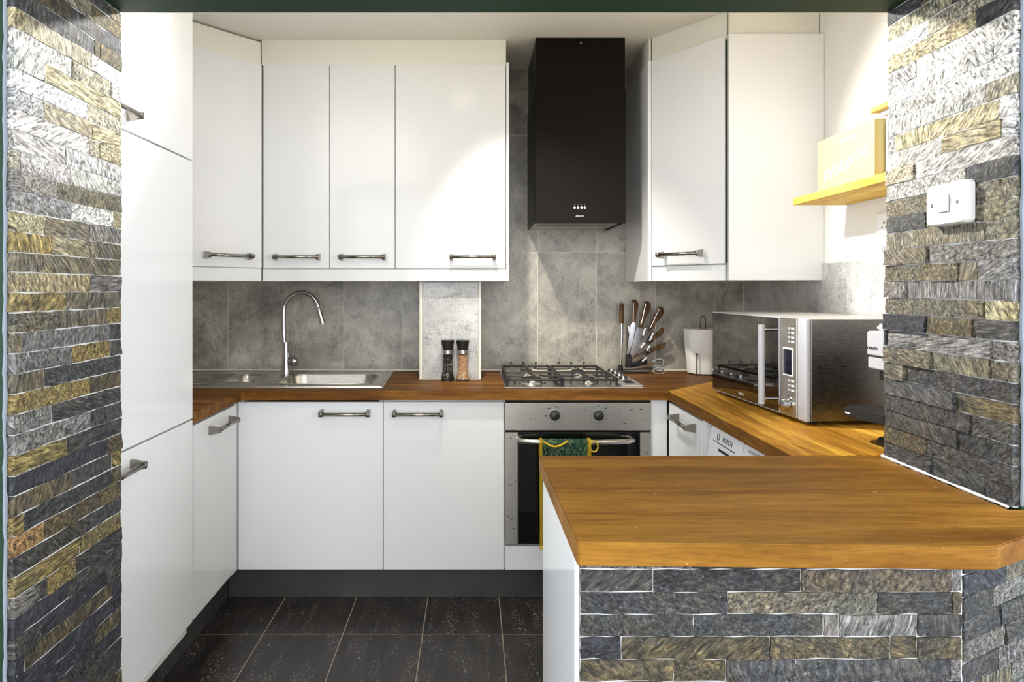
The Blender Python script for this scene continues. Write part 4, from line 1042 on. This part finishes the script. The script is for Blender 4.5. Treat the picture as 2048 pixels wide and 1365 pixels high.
for z in (0.054, 0.285):
    MB().tube([(0.186, 0.006, z), (0.186, 0.040, z)], 0.0065, 12).build('handle_post', M_CHROME, hnd, smooth=True)
dsp = MB().box(0.066, 0.122, 0.002, 0.0042, 0.142, 0.232, 0.0008).build('display', M_LITE, cpn)
MB().box(0.070, 0.118, 0.0043, 0.0055, 0.147, 0.227, 0.0005).build('screen', simple('display_glass', (0.008, 0.009, 0.02), 0.08), dsp)
for z in (0.248, 0.262, 0.276, 0.290, 0.094, 0.109, 0.124):
    for x in (0.060, 0.079):
        MB().box(x, x+0.013, 0.002, 0.0048, z, z+0.007, 0.001).build('button', M_WPL if x < 0.07 else M_SILVERP, cpn)
kb = MB().lathe([(0.026, 0), (0.026, 0.004), (0.020, 0.006), (0.019, 0.026), (0.015, 0.029)], M=RX(-PI/2), c=(0.090, 0.002, 0.052))
kb.build('dial', M_CHROME, cpn, smooth=True)
text_mesh('SIEMENS', 0.011, T(0.40, 0.0064, 0.034) @ RZ(PI) @ RX(PI/2), M_LITE, dr, ext=0.0002)
for x in (0.05, ML-0.06):
    for y in (-0.05, -MD+0.05):
        MB().lathe([(0.014, 0), (0.016, z0)], c=(x, y, 0.0), n=12).build('foot', M_BLACK, mw)

# ------------------------------------------------------------------ coffee machine
cm = empty('coffee_machine', (1.20, 1.74, WT), label='black coffee machine with a silver head on the right worktop in front of the microwave', cat='coffee machine')
zt_, zs, zb_ = 1.184, 1.117, 1.0826
hd1 = [(1.085, 1.788), (1.085, 1.675), (1.095, 1.660), (1.36, 1.660), (1.36, 1.80), (1.097, 1.80)]
hpart = rel(MB().prism(hd1, zs+0.002, zt_, bev=0.003), cm).build('head', M_SILVERP, cm)
rel(MB().prism([(a_+0.003 if a_ < 1.2 else a_, b_) for a_, b_ in hd1], zb_, zs-0.002, bev=0.003), cm).build('head_lower', M_SILVERP, cm)
rel(MB().prism([(1.090, 1.787), (1.090, 1.68), (1.10, 1.665), (1.355, 1.665), (1.355, 1.795), (1.10, 1.795)], zs-0.0025, zs+0.0025), cm).build('head_gap', M_GAP, cm)
rel(MB().prism([(1.112, 1.792), (1.112, 1.70), (1.34, 1.69), (1.34, 1.792)], zt_+0.0002, zt_+0.020, bev=0.006), cm).build('lid', M_WPL, cm, smooth=True)
rel(MB().prism([(1.137, 1.79), (1.137, 1.67), (1.36, 1.665), (1.36, 1.79)], WT+0.012, zb_-0.0005, bev=0.006), cm).build('body', M_BLACK, cm)
rel(MB().box(1.10, 1.136, 1.69, 1.76, zb_-0.03, zb_-0.0005, 0.004), cm).build('brew_nozzle', M_BLACK, cm)
tr = [(1.055, 1.832), (1.029, 1.802), (1.033, 1.745), (1.056, 1.675), (1.085, 1.658), (1.36, 1.658), (1.36, 1.832)]
tray = rel(MB().prism(tr, 0.948, 0.972, bev=0.004), cm).build('drip_tray', M_BLACK, cm)
rel(MB().prism([(1.082, 1.742), (1.086, 1.665), (1.36, 1.66), (1.36, 1.80), (1.11, 1.78)], WT, WT+0.016, bev=0.004), cm).build('foot', M_BLACK, cm)
cminv = Matrix.Translation(-cm.location)
text_mesh('DOMEZZO', 0.0105, cminv @ T(1.0846, 1.768, 1.138) @ RZ(-PI/2) @ RX(PI/2), M_INK, hpart, ext=0.0006, shear=0.2)
text_mesh('espresso', 0.0075, cminv @ T(1.0285, 1.783, 0.960) @ RZ(-PI/2) @ RX(PI/2), M_LITE, tray, ext=0.0012, shear=0.2, sx=0.8)
# power lead going round to the wall (dark)

# ------------------------------------------------------------------ shelf and what is on it
SZ = 1.612; ST = 0.026
sh = MB().box(1.197, 1.3985, 1.66, 2.427, SZ, SZ+ST, 0.0015).build('wall_shelf', M_SHELF)
tag(sh, 'light wooden shelf on the right wall with two things on it', 'shelf')
sz = SZ+ST
sg = empty('cream_sign', (1.225, 2.13, sz), label='pale yellow block sign with white script on the wooden shelf', cat='sign')
rel(MB().box(1.215, 1.300, 1.965, 2.29, sz, sz+0.178, 0.002), sg).build('block', M_SIGN, sg)
sgi = Matrix.Translation(-sg.location)
face = lambda y, z: sgi @ T(1.2146, y, z) @ RZ(-PI/2) @ RX(PI/2)
text_mesh('Welcome', 0.066, face(2.13, sz+0.068) @ RZ(0.22), M_WPL, sg, ext=0.0006, shear=0.35)
text_mesh('the kitchen', 0.022, face(2.10, sz+0.150), M_WPL, sg, ext=0.0006)
bxw = empty('wooden_box', (1.30, 1.85, sz), label='small open wooden box with an overhanging top on the shelf', cat='box')
rel(MB().box(1.245, 1.262, 1.945, 1.957, sz, sz+0.183, 0.001), bxw).build('front_post', M_WPL, bxw)
rel(MB().box(1.263, 1.39, 1.945, 1.957, sz, sz+0.183), bxw).build('side_board', M_SHELF, bxw)
rel(MB().box(1.245, 1.39, 1.668, 1.680, sz, sz+0.183), bxw).build('side_board', M_SHELF, bxw)
rel(MB().box(1.375, 1.39, 1.6805, 1.9445, sz, sz+0.183), bxw).build('back_board', M_SHELF, bxw)
rel(MB().box(1.232, 1.395, 1.662, 1.968, sz+0.1835, sz+0.197, 0.001), bxw).build('lower_top_board', M_WPL, bxw)
rel(MB().box(1.214, 1.396, 1.655, 1.985, sz+0.1975, sz+0.212, 0.001), bxw).build('top_board', M_SHELF, bxw)

# socket on the right wall
so = empty('double_socket', (RW, 2.155, 1.515), label='white double wall socket under the shelf on the right wall', cat='socket')
rel(MB().box(RW-0.010, RW-0.0002, 2.082, 2.236, 1.472, 1.558, 0.003), so).build('plate', M_WPL, so)
for cy in (2.195, 2.120):
    hol = MB(); hol.box(RW-0.0108, RW-0.0098, cy-0.003, cy+0.003, 1.520, 1.530)
    for s_ in (-0.011, 0.011): hol.box(RW-0.0108, RW-0.0098, cy+s_-0.003, cy+s_+0.003, 1.505, 1.510)
    rel(hol, so).build('pin_holes', M_GAP, so)
    rel(MB().box(RW-0.0135, RW-0.0102, cy+0.010, cy+0.022, 1.534, 1.552, 0.001), so).build('rocker', M_WPL, so)
pg = empty('plug', (RW-0.02, 2.19, 1.49), label='white plug below the double socket on the right wall', cat='plug')
rel(MB().box(RW-0.034, RW-0.0005, 2.10, 2.225, 1.440, 1.4705, 0.004), pg).build('plug_body', M_WPL, pg)

# light switch on the right stone reveal
lsx = 1.006
ls = empty('light_switch', (OR-0.016, 1.386, 1.481), label='white single light switch with two screws on the right slate reveal', cat='light switch')
pts = rrect(-0.057, 0.057, -0.0445, 0.0445, 0.010)
mb = MB(); mb.loft([[(1.028, 1.386+a_, 1.481+b_) for a_, b_ in pts], [(1.012, 1.386+a_, 1.481+b_) for a_, b_ in pts], [(lsx, 1.386+a_*0.93, 1.481+b_*0.93) for a_, b_ in pts]], True, True)
M_SWP = simple('switch_plastic', (0.66, 0.66, 0.66), 0.35)
M_SWG = simple('switch_gap', (0.22, 0.22, 0.22), 0.6)
pt = rel(mb, ls).build('plate', M_SWP, ls, smooth=True)
rk = MB(); rk.loft([[(lsx+0.0005, 1.386-0.014, 1.481-0.017), (lsx+0.0005, 1.386+0.014, 1.481-0.017), (lsx+0.0005, 1.386+0.014, 1.481+0.017), (lsx+0.0005, 1.386-0.014, 1.481+0.017)],
                    [(lsx-0.003, 1.386-0.013, 1.481-0.0165), (lsx-0.003, 1.386+0.013, 1.481-0.0165), (lsx-0.010, 1.386+0.013, 1.481+0.0165), (lsx-0.010, 1.386-0.013, 1.481+0.0165)]], True, True)
rel(MB().box(lsx-0.0006, lsx+0.001, 1.386-0.0162, 1.386+0.0162, 1.481-0.0192, 1.481+0.0192), ls).build('rocker_recess', M_SWG, ls)
rel(rk, ls).build('rocker', M_SWP, ls)
for s_ in (-0.037, 0.037):
    rel(MB().lathe([(0.0042, 0), (0.003, 0.001)], M=RY(-PI/2), c=(lsx, 1.386+s_, 1.481), n=12), ls).build('screw', M_METAL, ls)

# ceiling lamp that lights the kitchen (just above the picture)
ce = empty('ceiling_lamp', (-0.05, 2.32, CH), label='small round ceiling lamp over the kitchen floor', cat='lamp')
MB().lathe([(0.05, -0.001), (0.05, -0.016), (0.02, -0.022), (0.014, -0.040)][::-1]).build('ceiling_rose', M_WPL, ce, smooth=True)

# stray top-level loose datablocks check
print('stones', stone_count, 'objects', len(bpy.data.objects))
